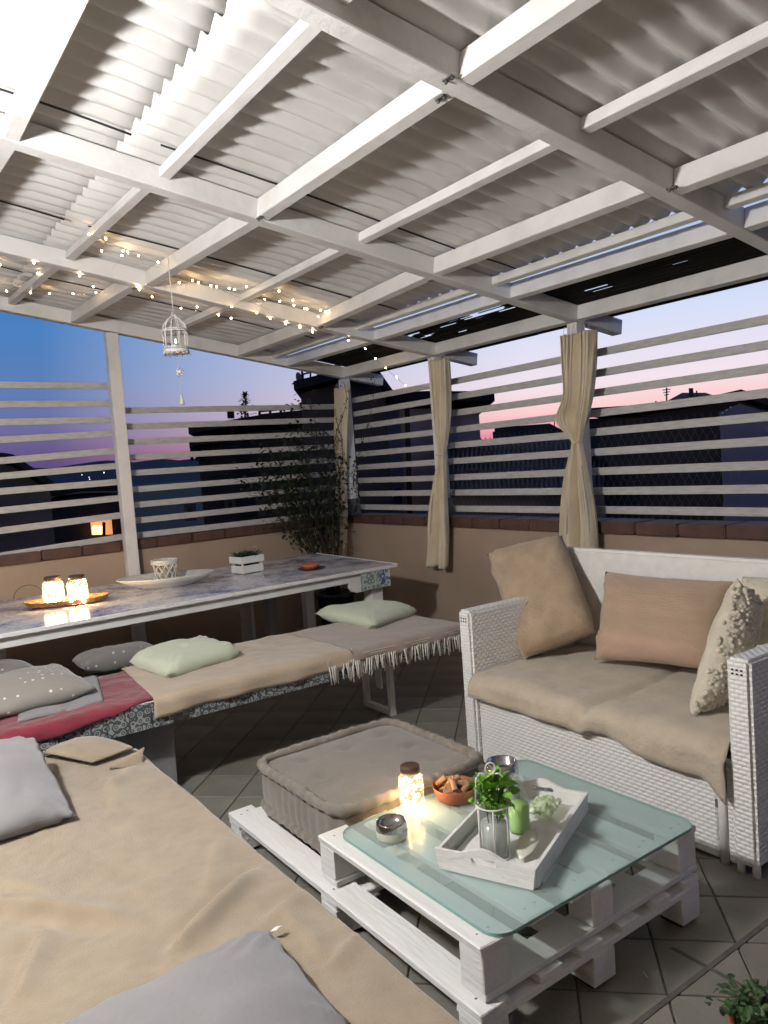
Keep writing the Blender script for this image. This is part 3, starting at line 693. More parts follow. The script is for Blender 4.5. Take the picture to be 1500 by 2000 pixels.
# chicken wire behind the right hand panels
def wire(x0, x1, label):
    bm = bmesh.new(); s = .052; z0, z1 = 1.015, 1.66
    n = int((x1-x0+z1-z0)/s)
    for k in range(n):
        for sg in (1, -1):
            xs = x0+k*s if sg < 0 else x0-(z1-z0)+k*s
            pts = []
            m_ = int((z1-z0)/s*2)
            for j in range(m_+1):
                z = z0+(z1-z0)*j/m_; x = xs+sg*(z-z0)*.6 if sg > 0 else xs-(z-z0)*.6
                if x0 <= x <= x1: pts.append((x, 4.128+.002*(j % 2), z))
            if len(pts) > 1: addtube(bm, pts, .0005, seg=3, cap=False)
    tag(obj('wire_mesh', bm, M('galvanised_wire', (.22, .22, .24), .5, metal=.5)), label, 'wire mesh')
wire(-3.33, -1.95, 'thin chicken wire netting behind the slats above the sofa')
wire(-4.75, -3.41, 'thin chicken wire netting behind slats between the tied curtains')
# ------------------------------------------------------------------ hanging lamp that lights the terrace
lt = thing('pendant_lamp', LAMP_POS, 'round white bulb hanging from the roof above the day bed', 'lamp')
bm = bmesh.new(); bmesh.ops.create_uvsphere(bm, u_segments=20, v_segments=12, radius=.09); bmesh.ops.translate(bm, verts=bm.verts, vec=LAMP_POS)
bulb = obj('bulb', bm, lampm, lt, smooth=True)
lampm.node_tree.nodes['Principled BSDF'].inputs['Emission Strength'].default_value = LAMP_W/(math.pi*4*math.pi*.09**2)
lathe('socket', [(0, .13), (.022, .13), (.028, .086), (.0, .086)], LAMP_POS, white, lt, seg=16)
tube('cord', [LAMP_POS+Vector((0, 0, .12)), Vector((LAMP_POS.x, LAMP_POS.y, roof(LAMP_POS.y)+.1))], .004, white, lt)
# ------------------------------------------------------------------ wicker sofa
sf = thing('sofa', (-2.09, 2.8, 0), 'white painted wicker two seat sofa against the parapet', 'sofa')
XL, XR = -2.822, -1.352
def wbox(n, a, b, bev=.012, m=None): return box(n, a, b, m or wicker, sf, bev=bev, seg=2)
wbox('arm', (XL, 2.39, .035), (XL+.086, 3.14, .757)); wbox('arm', (XR-.086, 2.39, .035), (XR, 3.14, .757))
wbox('backrest', (XL, 3.141, .05), (XR, 3.20, .972), .014, wick)
wbox('front_panel', (XL+.088, 2.415, .012), (XR-.155, 2.435, .372), .004)
wbox('front_panel', (XR-.118, 2.418, .012), (XR-.09, 2.44, .372), .004)
tube('corner_post', [(XR-.136, 2.42, .0), (XR-.136, 2.42, .372)], .016, wick, sf)
wbox('seat_rail', (XL+.088, 2.405, .374), (XR-.088, 2.44, .392), .004, wick)
wbox('seat_base', (XL+.088, 2.445, .08), (XR-.088, 3.139, .37), .004)
for x in (XL+.015, XL+.07, XR-.07, XR-.015):
    for y in (2.41, 3.12): tube('foot', [(x, y, 0), (x, y, .052)], .014, wick, sf, seg=10)
for x in (XL+.043, XR-.043):
    bm = bmesh.new()
    for i in range(3):
        for j in range(2): addbox(bm, (x-.022+i*.016, 2.3885, .716-j*.014), (x-.014+i*.016, 2.3905, .722-j*.014))
    obj('weave_holes', bm, cutm, sf)
for z in (.2, .31): box('hinge', (XR-.158, 2.408, z), (XR-.146, 2.416, z+.03), steel, sf, bev=.001)
for k in range(2):
    x0 = XL+.09+k*.645; box('seat_cushion', (x0, 2.40, .393), (x0+.64, 3.13, .435), taupe, sf, bev=.02, seg=3)
def seatthrow(u, v):
    x = XL+.092+u*(XR-XL-.182)
    drop = .045+.035*u+.018*math.sin(u*9)+.012*ns(u*4, 2)
    if u > .93: drop += (u-.93)*.6
    top = .76; s = v*(top+drop+.02)
    zt = .452+.014*ns(u*3, v*3, 5)+.008*ns(u*9, v*7, 1)+.003*ns(u*24, v*18, 1)
    c = abs(u-.5-.05*math.sin(v*3)); zt -= .022*math.exp(-(c/.022)**2)
    zt += .010*math.sin(u*math.pi)-.03*math.exp(-((1-u)/.04)**2)*(v > .8)
    if s < top-.0: y = 3.125-s; z = zt-.03*max(0, (s-(top-.06))/.06)**2
    else: y = 3.125-top-.012*math.sin(u*17+1)*min(1, (s-top)/.05)-.006; z = zt-.03-(s-top)
    return (x, y, z)
th = grid('sofa_throw', seatthrow, 70, 44, linen, None, .006)
tag(th, 'beige linen throw covering the seat of the wicker sofa', 'throw')
p1 = [UY(1022, 1290, 2.70), UY(1168, 1232, 2.95), UY(1098, 1046, 3.10), UY(952, 1082, 2.98)]
tag(pillow('cushion', [p1[0]+Vector((0, 0, .01)), p1[1], p1[2], p1[3]], .22, burlap, seed=3, wr=.016, pinch=.0, pw=5), 'tall burlap cushion leaning in the left corner of the wicker sofa', 'cushion')
p2 = [UY(1160, 1288, 2.84), UY(1402, 1312, 2.90), UY(1438, 1136, 3.10), UY(1182, 1116, 3.06)]
tag(pillow('cushion', p2, .20, burlap2, seed=5, wr=.016, pinch=.05, pw=3.6), 'wide pinkish burlap cushion against the middle of the sofa back', 'cushion')
# knitted cushions
def knit(co): return co
p3 = [UY(1348, 1398, 2.48), UY(1426, 1370, 2.78), UY(1484, 1168, 2.98), UY(1440, 1128, 2.82)]
kc = thing('cushion', (p3[0]+p3[1])/2, 'cream knitted cushion with bobbles leaning on the right sofa arm', 'cushion')
pillow('cover', [p3[0], p3[1], p3[2], p3[3]], .13, lace, kc, seed=8, wr=.01, pinch=.04, pw=3)
bm = bmesh.new(); rk = random.Random(5); nr = (p3[2]-p3[0]).cross(p3[3]-p3[1]).normalized()
sd_ = nr if nr.dot(EYE-p3[0]) > 0 else -nr
for i in range(520):
    u = rk.random(); v = rk.uniform(.03, .97)
    p = p3[0]*(1-u)*(1-v)+p3[1]*u*(1-v)+p3[2]*u*v+p3[3]*(1-u)*v
    s = 2*u-1; t = 2*v-1; h = .065*((1-abs(s)**3)**.55)*((1-abs(t)**3)**.55)
    b3 = bmesh.new(); bmesh.ops.create_icosphere(b3, subdivisions=1, radius=rk.uniform(.008, .012)); bmesh.ops.translate(b3, verts=b3.verts, vec=p+sd_*(h-.002)); tm = bpy.data.meshes.new('t'); b3.to_mesh(tm); b3.free(); bm.from_mesh(tm); bpy.data.meshes.remove(tm)
tag(obj('bobble_field', bm, lace, kc, smooth=True), kind='stuff')
p4 = [UY(1450, 1260, 2.98), UY(1560, 1265, 3.0), UY(1560, 1130, 3.1), UY(1450, 1125, 3.1)]
tag(pillow('cushion', p4, .12, lace, seed=11, wr=.015, pinch=.03), 'second cream knitted cushion behind the bobbled one at frame edge', 'cushion')
# ------------------------------------------------------------------ pallets
def pallet(t, x0, x1, y0, y1, z0, xb, boards, seed, low):
    rp = random.Random(seed)
    def pb(n, a, b, m=palw): return box(n, a, b, m, t, bev=.003, jit=.0016)
    by = (y0, (y0+y1)/2-.05, y1-.10)
    for x in xb:
        if low: pb('cross_board', (x+.002, y0+.004, z0), (x+.098, y1-.004, z0+.020))
        else: pb('cross_board', (x+.002, y0+.004, z0+.1005), (x+.098, y1-.004, z0+.1215))
        for y in by:
            r1 = rp.uniform(-.004, .004)
            if low: pb('block', (x+.006, y+.004+r1, z0+.0205), (x+.096+r1, y+.096, z0+.1215))
            else: pb('block', (x+.004, y+.004+r1, z0+.012), (x+.098, y+.096, z0+.100)); box('foot', (x+.012, y+.012, z0), (x+.085, y+.085, z0+.0115), cutm, t, bev=0)
    for (a, b) in boards: pb('deck_board', (x0+rp.uniform(-.004, .004), a, z0+.122), (x1+rp.uniform(-.004, .004), b, z0+.1435))
Y0, Y1 = 1.172, 2.09
ta = thing('pallet_table', (-1.77, 1.63, .146), 'upper white pallet that carries the aqua glass top', 'coffee table')
pallet(ta, -2.17, -1.382, Y0, Y1, .146, (-2.17, -1.475), [(Y0+a, Y0+b) for a, b in ((0, .112), (.172, .272), (.334, .434), (.496, .596), (.656, .748), (.81, .918))], 1, True)
tb = thing('pallet', (-2.1, 1.6, 0), 'long lower white pallet standing on the floor under cushion and table', 'pallet')
pallet(tb, -2.85, -1.36, 1.14, 2.07, .0, (-2.85, -2.13, -1.46), [(1.14+a, 1.14+b) for a, b in ((0, .105), (.21, .30), (.37, .46), (.535, .62), (.695, .775), (.85, .93))], 2, False)
def nails(t, xs, ys, z, seed):
    rn = random.Random(seed); bm = bmesh.new()
    for x in xs:
        for y in ys:
            for k in (-1, 1): addlathe(bm, [(0, .0008), (.0035, .0006), (.004, 0)], (x+rn.uniform(-.008, .008), y+k*.022+rn.uniform(-.006, .006), z), seg=8)
    tag(obj('nail_heads', bm, steel, t), kind='stuff')
nails(ta, (-2.12, -1.425), [Y0+q for q in (.055, .222, .384, .546, .70, .865)], .146+.1437, 1)
nails(tb, (-2.80, -2.08, -1.41), [1.14+q for q in (.05, .27, .49)], .1437, 2)
# glass
gx0, gx1, gy0, gy1, gr = -2.125, -1.366, 1.216, 2.088, .06
lp = []
for cx, cy, a0 in ((gx1-gr, gy1-gr, 0), (gx0+gr, gy1-gr, 90), (gx0+gr, gy0+gr, 180), (gx1-gr, gy0+gr, 270)):
    for k in range(9): a = R(a0+k*90/8); lp.append((cx+gr*math.cos(a), cy+gr*math.sin(a)))
gl = prism('glass_top', lp, [], (0, 0, .2915), (1, 0, 0), (0, 1, 0), .010, topg, ta)
gl.data.materials.append(M('glass_edge', (.20, .36, .33), .2, spec=.6))
for p_ in gl.data.polygons:
    if abs(p_.normal.z) < .5: p_.material_index = 1
ZG = .3022
# ------------------------------------------------------------------ tufted floor cushion
fc = thing('floor_cushion', (-2.46, 1.57, .146), 'tufted taupe floor cushion with rolled edges on the lower pallet', 'cushion')
fx0, fx1, fy0, fy1, fz0, fz1 = -2.80, -2.15, 1.245, 1.925, .150, .345
def rr_pt(a, hx, hy, rad):
    # rounded rectangle outline by angle index 0..1
    c, s = math.cos(a), math.sin(a); n_ = 9
    r_ = (abs(c/hx)**n_+abs(s/hy)**n_)**(-1/n_); return c*r_, s*r_
NR = 168; cxm, cym = (fx0+fx1)/2, (fy0+fy1)/2; hx, hy = (fx1-fx0)/2, (fy1-fy0)/2
tufts = [(.22, .22), (.5, .2), (.78, .22), (.25, .5), (.55, .52), (.8, .5), (.22, .78), (.5, .8), (.78, .78)]
bm = bmesh.new(); rings = []
for k in range(9):
    t = k/8; row = []
    for i in range(NR):
        a = 2*math.pi*i/NR; x, y = rr_pt(a, hx, hy, .05)
        pl = abs(math.sin(i/NR*math.pi*44)); bul = math.sin(t*math.pi)
        g = 1-.03+.038*bul*pl**.5+.01*ns(x*6, y*6, t*3)
        row.append(bm.verts.new((cxm+x*g, cym+y*g, fz0+.01+(fz1-fz0-.03)*t)))
    rings.append(row)
for k in range(1, 15):
    g0 = (1-k/15)*.965; row = []
    for i in range(NR):
        a = 2*math.pi*i/NR; x, y = rr_pt(a, hx, hy, .05); x *= g0; y *= g0; u = (x+hx)/(2*hx); v = (y+hy)/(2*hy)
        z = fz1-.02+.016*(1-g0**4)+.006*ns(x*5, y*5, 2)
        for p, q in tufts:
            d = (u-p)**2+(v-q)**2; z -= .018*math.exp(-d/.0016)-.003*math.exp(-d/.012)
        row.append(bm.verts.new((cxm+x, cym+y, z)))
    rings.append(row)
for A, B in zip(rings, rings[1:]):
    for i in range(NR): bm.faces.new((A[i], A[(i+1) % NR], B[(i+1) % NR], B[i]))
bm.faces.new(rings[-1]); bm.faces.new(rings[0][::-1])
obj('body', bm, taupe, fc, smooth=True)
for z, rz_ in ((fz1-.012, .021), (fz0+.02, .018)):
    bm = bmesh.new(); n = 190; rg = []
    for i in range(n):
        a = 2*math.pi*i/n; x, y = rr_pt(a, hx-.006, hy-.006, .04); d = Vector((x, y, 0)).normalized()
        rad = rz_*(1+.15*math.sin(i/n*2*math.pi*46)+.12*ns(i*.2, z)); c = Vector((cxm+x, cym+y, z+.004*ns(i*.1, 7)))
        rg.append([bm.verts.new(c+d*math.cos(b*math.pi/4)*rad+Vector((0, 0, math.sin(b*math.pi/4)*rad))) for b in range(8)])
    for i in range(n):
        A, B = rg[i], rg[(i+1) % n]
        for b in range(8): bm.faces.new((A[b], B[b], B[(b+1) % 8], A[(b+1) % 8]))
    obj('rolled_edge', bm, taupe, fc, smooth=True)
for p, q in tufts: lathe('tuft', [(0, .006), (.007, .004), (.009, 0), (0, -.002)], (fx0+(fx1-fx0)*p, fy0+(fy1-fy0)*q, fz1-.023), taupe, fc, seg=8)
# ------------------------------------------------------------------ day bed in the foreground
db = thing('daybed', (-1.95, .3, 0), 'low day bed in the foreground under a sand coloured blanket', 'bed')
box('mattress', (-3.25, -.5, .15), (-.5, .84, .40), greyf, db, bev=.03, seg=2)
for k in range(3): box('leg', (-3.2+k*1.25, .70, 0), (-3.1+k*1.25, .80, .125), palw, db); box('leg', (-3.2+k*1.25, -.45, 0), (-3.1+k*1.25, -.35, .125), palw, db)
for y in (-.45, .1, .70): box('slat', (-3.22, y, .126), (-.52, y+.1, .148), palw, db)
RG = [((505, 1700), (330, 1870), .020, .022), ((-20, 1770), (235, 1802), .018, .026), ((95, 1815), (30, 1960), .014, .022), ((320, 1712), (250, 1750), .007, .03), ((430, 1640), (400, 1760), .006, .03), ((205, 1520), (230, 1580), .009, .03), ((262, 1500), (215, 1545), .012, .02), ((560, 1790), (640, 1880), .006, .025), ((0, 1720), (120, 1760), .006, .03), ((600, 1745), (520, 1800), .006, .02), ((700, 1830), (640, 1900), .006, .02)]
RGW = [(U(*a, .42).xy, U(*b, .42).xy, h, s) for a, b, h, s in RG]
def fold(x, y):
    z = 0; p = Vector((x, y))
    for a, b, h, s in RGW:
        d = b-a; t = max(0, min(1, (p-a).dot(d)/d.length_squared)); e = (p-(a+d*t)).length+.006*ns(x*9, y*9, h)
        sgn = 1 if (p-a).x*d.y-(p-a).y*d.x > 0 else -1; h = h*1.7; s2_ = s*(.55 if sgn > 0 else 1.5); z += (h*math.exp(-(e/s2_)**2)-h*.3*math.exp(-((e-s*1.7)/s)**2)*(sgn > 0))*(1-(2*abs(t-.5))**4*.85)
    return z
def bedthrow(u, v):
    s = v*1.62; y = -.52+s
    xl = -3.33+.30*max(0, min(1, (y-.45)/.45))+.02*ns(y*4, 1)
    if y > .89: xl += (y-.89)*.1
    x = xl+u*(-.45-xl)
    z = .425+fold(x, y)+.007*ns(x*4, y*4)+.0035*ns(x*11, y*7)+.0012*ns(x*34, y*30)
    if y > .86:
        o = y-.86; y = .86+.03*(1-math.exp(-o/.03))+.012*ns(x*5, 3)*min(1, o/.05); z -= o if o > .02 else o*o/.02
    if u < .02: z -= 0
    return (x, y, z)
bt = grid('blanket', bedthrow, 330, 170, wool, None, .006); tag(bt, 'sand coloured wool blanket spread over the foreground day bed', 'blanket')
bt_loc = bt.location.copy()
def flap(u, v):
    a = U(85, 1470, .452); b = U(258, 1462, .452); top = U(172, 1441, .462); tip = U(180, 1491, .440)
    lo = a*(1-u)+b*u; w1 = 1-abs(2*u-1)
    bottom = lo+(tip-(a+b)/2)*w1; upper = lo+(top-(a+b)/2)*math.sin(u*math.pi)
    p = upper*(1-v)+bottom*v; p.z += .014*math.sin(v*math.pi)*math.sin(u*math.pi)+.002*ns(u*6, v*6); return p
fl = grid('folded_corner', flap, 26, 12, wool, None, .007); fl.parent = bt; fl.location = fl.location-bt.location
def hump(u, v):
    a = U(215, 1500, .43); b = U(283, 1463, .452); c = U(278, 1502, .40)
    p = a*(1-u)+b*u; q = a*(1-u)+c*u; r_ = p*(1-v)+q*v; r_.z += .02*math.sin(math.pi*v)*u; return r_
fh = grid('turned_edge', hump, 14, 10, wool, None, .008); fh.parent = bt; fh.location = fh.location-bt.location
# grey cushions on it
g1 = [U(-150, 1690, .445), U(150, 1592, .445), U(70, 1443, .56), U(-150, 1455, .60)]
tag(pillow('cushion', g1, .13, greyf, seed=14, wr=.020, pinch=.03, pw=3), 'grey lilac cushion on the far left end of the day bed', 'cushion')
A0 = U(528, 1818, .455); A1 = U(700, 2015, .455); A3 = U(60, 2040, .455); A2 = A1+(A3-A0)
gc = thing('cushion', (A0+A2)/2, 'large grey lilac cushion at the bottom edge of the blanket', 'cushion')
pillow('cover', [A0, A3, A2, A1], .10, greyf, gc, seed=17, wr=.016, pinch=.02, pw=4)
lb = bmesh.new(); q = U(530, 1822, .437)
grid('label_tag', lambda u, v: q+Vector((.012*u-.006, .010*u+.020*v, .006*math.sin(v*2)+.003*u)), 3, 6, ceram, gc, .0008)
# ------------------------------------------------------------------ benches
def bench(name, y0, y1, label, folding):
    t = thing(name, (-3.77, (y0+y1)/2, 0), label, 'bench')
    box('seat_board', (-4.10, y0, .458), (-3.435, y1, .49), palw, t)
    box('apron', (-3.452, y0+.01, .376), (-3.436, y1-.01, .457), greyd, t, bev=.001)
    n = int((y1-y0)/.1)
    for k in range(n):
        box('apron_tile', (-3.4355, y0+.004+k*.1, .370), (-3.428, y0+.1+k*.1, .489), orn1, t, bev=.001)
    if folding:
        for yy in (y1-.32,):
            bm = bmesh.new(); r_ = .014
            for x in (-3.92, -3.655): addbox(bm, (x-.018, yy-.015, .03), (x+.018, yy+.015, .457))
            addbox(bm, (-3.935, yy-.018, .0), (-3.64, yy+.018, .030)); obj('leg_frame', bm, white, t)
            box('leg_strut', (-3.86, yy+.03, .12), (-3.80, yy+.045, .457), white, t)
    else:
        for yy in (y0+.03, y1-.36): box('support_box', (-4.0, yy, 0), (-3.56, yy+.34, .457), greyf, t, bev=.006)
    return t
bench('bench', .25, 1.21, 'left bench with patterned grey tile edge under the red cloth', False)
bench('bench', 1.225, 2.86, 'right bench with fringed throw and folding white legs', True)
fb = thing('bench', (-5.95, 2.0, 0), 'far bench in the shade behind the dining table', 'bench')
box('seat_board', (-6.12, .6, .43), (-5.83, 2.9, .46), palw, fb)
for y in (.8, 2.7): box('side_panel', (-6.08, y, 0), (-5.86, y+.03, .43), palw, fb)
def drape(name, ya, yb, xb, hem, mat, label, top=.500, seed=0, yfun=None, nu=60, amp=.008, fold_=0, cat='throw'):
    def f(u, v):
        y = ya+(yb-ya)*u; hz = hem(u); L1 = -3.425-xb; L2 = top-hz; s = v*(L1+L2)
        wv = amp*(ns(u*5+seed, v*4)+.5*ns(u*14, v*11, seed))
        if s < L1: x = xb+s; z = top+abs(wv)*1.2; z -= .012*max(0, (s-(L1-.03))/.03)**2
        else: x = -3.418+.010*math.sin(u*22+seed)*min(1, (s-L1)/.06)+wv*.6; z = top-.012-(s-L1)
        if yfun: y += yfun(u, v)
        return (x, y, z)
    o = grid(name, f, nu, 40, mat, None, .004); tag(o, label, cat); return o
hm = [UX(637, 1290, -3.418), UX(860, 1246, -3.418)]
ds = drape('bench_throw', 1.98, 2.93, -4.12, lambda u: .452-.006*u+.005*math.sin(u*9), mauve, 'mauve striped throw with white fringe over the right bench end', seed=3, amp=.006, yfun=lambda u, v: .10*(u > .9)*(v > .5)*(v-.5))
def fringe(parent, pts, ln, r=.0045, seed=0):
    rf = random.Random(seed); bm = bmesh.new()
    for p in pts:
        p = Vector(p); l_ = ln*rf.uniform(.8, 1.1); a = rf.uniform(-.012, .012); b = rf.uniform(-.004, .010)
        addtube(bm, [p, p+Vector((b*.5, a*.5, -l_*.5)), p+Vector((b, a, -l_))], r*rf.uniform(.7, 1.1), seg=5, taper=.75)
    o = obj('fringe', bm, fring, None, smooth=True); o.parent = parent; o.location = o.location-parent.location; tag(o, kind='stuff'); return o
fringe(ds, [(-3.412+.008*math.sin(k), 1.99+k*.0125, .452) for k in range(77)], .092, seed=2)
fringe(ds, [(-3.43-k*.012, 2.945, .495-.001*k) for k in range(24)], .085, seed=4)
st = bmesh.new()
for zz in (.468, .480):
    addtube(st, [(-3.4165, y, zz+.003*math.sin(y*9)) for y in [2.0+k*.05 for k in range(19)]], .0018, seg=5)
o = obj('woven_stripe', st, fring, None, smooth=True); o.parent = ds; o.location -= ds.location
dm = drape('bench_throw', 1.12, 2.10, -4.10, lambda u: .445-.022*(1-u)+.006*math.sin(u*6), wool2, 'cream wool throw over the middle of the benches', top=.507, seed=6, amp=.010, yfun=lambda u, v: -.06*(1-u)*v+.05*u*v)
fringe(dm, [(-4.05+k*.024, 2.105+.05*k/26+.006*math.sin(k*1.3), .510) for k in range(26)], .03, r=.004, seed=5)
fringe(dm, [(-3.412, 2.11+k*.008, .462-.02*(k % 2)) for k in range(5)], .10, seed=9)
ra = UX(88, 1442, -3.418); rb_ = UX(283, 1368, -3.418)
dr = drape('red_cloth', .22, 1.13, -4.05, lambda u: max(ra.z-.03, ra.z+(rb_.z-ra.z)*((.22+.91*u)-ra.y)/(rb_.y-ra.y))+.004*math.sin(u*8), redc, 'crimson cloth hanging over the left bench edge', top=.498, seed=9, amp=.010, cat='cloth')
gs = grid('folded_sheet', lambda u, v: Vector((-4.05+.50*u, .62+.36*v-.10*u, .512+.008*ns(u*3, v*3)+.004*math.sin(v*9))), 20, 20, greyf, None, .012); tag(gs, 'pale grey folded sheet beside the dotted cushion on the left bench', 'sheet')
def dots(name, base, dot):
    m = bpy.data.materials.new(name); m.use_nodes = True; n = m.node_tree.nodes; l = m.node_tree.links; b = n['Principled BSDF']; b.inputs['Roughness'].default_value = .95; b.inputs['Sheen Weight'].default_value = .3
    t = n.new('ShaderNodeTexCoord'); v = n.new('ShaderNodeTexVoronoi'); v.inputs['Scale'].default_value = 22; v.inputs['Randomness'].default_value = .35; l.new(t.outputs['Object'], v.inputs[0])
    cr = n.new('ShaderNodeValToRGB'); cr.color_ramp.elements[0].position = .13; cr.color_ramp.elements[1].position = .17; cr.color_ramp.elements[0].color = (*dot, 1); cr.color_ramp.elements[1].color = (*base, 1)
    l.new(v.outputs['Distance'], cr.inputs[0]); l.new(cr.outputs[0], b.inputs['Base Color']); return m
dotm = dots('dotted_grey', (.25, .235, .215), (.7, .7, .66)); dotd = dots('dotted_dark', (.15, .145, .14), (.5, .5, .48))
def flat(px, zs): return [U(x, y, z) for (x, y), z in zip(px, zs)]
tag(pillow('cushion', flat([(252, 1292), (328, 1318), (470, 1274), (398, 1250)], [.55, .54, .54, .555]), .14, mint, seed=21, wr=.014, pinch=.02, pw=4, buttons=[(.5, .5)]), 'mint green seat cushion in the middle of the benches', 'cushion', 'mint seat cushions')
tag(pillow('cushion', flat([(614, 1198), (730, 1222), (816, 1192), (738, 1182)], [.545, .535, .535, .545]), .135, mint, seed=24, wr=.014, pinch=.02, pw=4, buttons=[(.5, .5)]), 'mint green seat cushion at the right end of the bench', 'cushion', 'mint seat cushions')
tag(pillow('cushion', flat([(-120, 1360), (-60, 1410), (188, 1344), (118, 1298)], [.57, .54, .545, .59]), .14, dotm, seed=27, wr=.012, pinch=.02, pw=3), 'grey dotted cushion at the left end of the left bench', 'cushion')
tag(pillow('cushion', flat([(140, 1290), (165, 1304), (318, 1276), (295, 1262)], [.56, .54, .54, .56]), .12, dotd, seed=29, wr=.006, pinch=.02, pw=4), 'dark grey dotted roll cushion behind the left mint cushion', 'cushion')
tag(pillow('cushion', flat([(-160, 1310), (-100, 1345), (90, 1318), (60, 1300)], [.56, .54, .54, .56]), .12, dotd, seed=31, wr=.006, pinch=.02, pw=4), 'dark grey dotted roll cushion at the far left of the bench', 'cushion')
# ------------------------------------------------------------------ dining table
tt = thing('dining_table', (-5.1, 1.5, 0), 'long white dining table with mottled blue grey mosaic top', 'table')
tp = [(-4.35, -.5), (-4.52, 3.27), (-5.79, 3.33), (-5.70, -.5)]
prism('tabletop', tp, [], (0, 0, .727), (1, 0, 0), (0, 1, 0), .02, marb, tt)
bar('edge_trim', (-4.343, -.5, .738), (-4.513, 3.275, .738), .012, .024, palw, tt); bar('edge_trim', (-4.515, 3.278, .738), (-5.79, 3.338, .738), .012, .024, palw, tt)
bar('apron', (-4.39, -.5, .695), (-4.545, 3.0, .695), .022, .062, white, tt); bar('apron', (-5.66, -.5, .695), (-5.75, 3.2, .695), .022, .062, white, tt)
D_ = Vector((-4.515+4.36, 3.27+.5, 0)).normalized(); O_ = Vector((-4.525, 2.86, .600))
oc = [(0, .03), (.02, .0), (.06, -.012), (.34, 0), (.34, .125), (0, .125)]
prism('end_bracket', oc, [], O_, D_, (0, 0, 1), -.03, white, tt)
for k, (m, a, b) in enumerate(((orn3, .075, .165), (orn3, .168, .245), (orn2, .248, .292), (orn2, .294, .338))):
    if k < 2: prism('deco_tile', [(a, 0), (b, 0), (b, .122), (a, .122)], [], O_+Vector((.030, 0, .001)), D_, (0, 0, 1), .004, m, tt)
    else:
        for z0_, z1_ in ((0, .06), (.062, .122)): prism('deco_tile', [(a, z0_), (b, z0_), (b, z1_), (a, z1_)], [], O_+Vector((.030, 0, .001)), D_, (0, 0, 1), .004, m, tt)
box('leg', (-4.66, 3.06, 0), (-4.56, 3.16, .60), white, tt); box('leg', (-5.66, 3.08, 0), (-5.58, 3.16, .70), white, tt); box('crossbar', (-5.57, 3.09, .60), (-4.67, 3.13, .68), white, tt)
box('leg', (-5.2, 2.5, 0), (-5.12, 2.58, .70), greyf, tt, bev=.003); box('leg', (-4.6, -.3, 0), (-4.52, -.2, .60), white, tt)
ZT = .7475
def bulbs(parent, cen, r, h, n, seed, mat, br=.0042):
    rb = random.Random(seed); pts = []
    me = None
    for i in range(n):
        t = i/n; a = i*2.4+rb.random(); rr_ = r*rb.uniform(.45, .92); z = .012+h*(t**.9)*rb.uniform(.85, 1.05)
        p = Vector((rr_*math.cos(a), rr_*math.sin(a), z)); pts.append(Vector(cen)+p)
        if me is None:
            bm = bmesh.new(); bmesh.ops.create_icosphere(bm, subdivisions=2, radius=br); me = bpy.data.meshes.new('bulb'); bm.to_mesh(me); bm.free(); me.materials.append(mat); me.polygons.foreach_set('use_smooth', [True]*len(me.polygons))
        o = bpy.data.objects.new('bulb', me); COL.objects.link(o); o.parent = parent; o.location = pts[-1]-wloc(parent)
    bm = bmesh.new(); addtube(bm, pts, .0006, seg=3, cap=False); obj('light_wire', bm, chrome, parent)
def jar(cen, r, h, label, lidmat, seed, n=26, grp=None, br=.0045):
    t = thing('light_jar', cen, label, 'jar', grp)
    lathe('glass', [(0, 0), (r*.86, 0), (r*.98, .006), (r, .02), (r, h*.68), (r*.95, h*.77), (r*.76, h*.85), (r*.74, h*.9)], cen, jarg, t, seg=32)
    lathe('lid', [(0, h), (r*.78, h), (r*.80, h*.985), (r*.80, h*.885), (r*.74, h*.88), (0, h*.885)], cen, lidmat, t, seg=32)
    tube('twine', [Vector(cen)+Vector((r*.79*math.cos(a/12*math.tau), r*.79*math.sin(a/12*math.tau), h*.865)) for a in range(12)], .0018, straw, t, seg=5, closed=True)
    bulbs(t, cen, r, h*.74, n, seed, jarb, br); return t
jar(U(806, 1580, ZG), .042, .155, 'mason jar of glowing fairy lights on the glass table', lidm, 3, n=30)
# silver rimmed candle bowls
def candlebowl(cen, r, h, label, band):
    t = thing('candle_holder', cen, label, 'candle holder')
    lathe('bowl', [(0, 0), (r*.93, 0), (r*.99, .005), (r*1.02, h*.25), (r*1.02, h*band)], cen, cream, t, seg=36)
    lathe('silver_rim', [(r*1.0, h*band), (r*.99, h*.75), (r*.95, h*.97), (r*.92, h), (r*.89, h*.96), (r*.93, h*.62), (r*.3, h*.55), (0, h*.55)], cen, chrome, t, seg=36)
    return t
candlebowl(U(766, 1634, ZG), .050, .056, 'low cream candle bowl with mirrored silver rim on glass top', .52)
cg = U(985, 1572, ZG); t = thing('tall_candle_glass', cg, 'tall glass candle holder with silver rim behind the mint', 'candle holder')
lathe('glass', [(0, 0), (.045, 0), (.052, .01), (.056, .05), (.056, .112)], cg, clear, t, seg=36)
lathe('silver_rim', [(.056, .1125), (.056, .135), (.051, .155), (.048, .153), (.050, .125), (.030, .122), (0, .122)], cg, chrome, t, seg=36)
lathe('wax', [(0, .012), (.044, .012), (.046, .06), (0, .062)], cg, cream, t, seg=24)
cb = U(890, 1560, ZG); t = thing('terracotta_bowl', cb, 'small terracotta bowl heaped with corks', 'bowl')
lathe('bowl', [(0, 0), (.05, 0), (.066, .008), (.078, .045), (.080, .052), (.076, .052), (.070, .042), (.055, .022), (0, .018)], cb, terra, t, seg=40)
rc = random.Random(8)
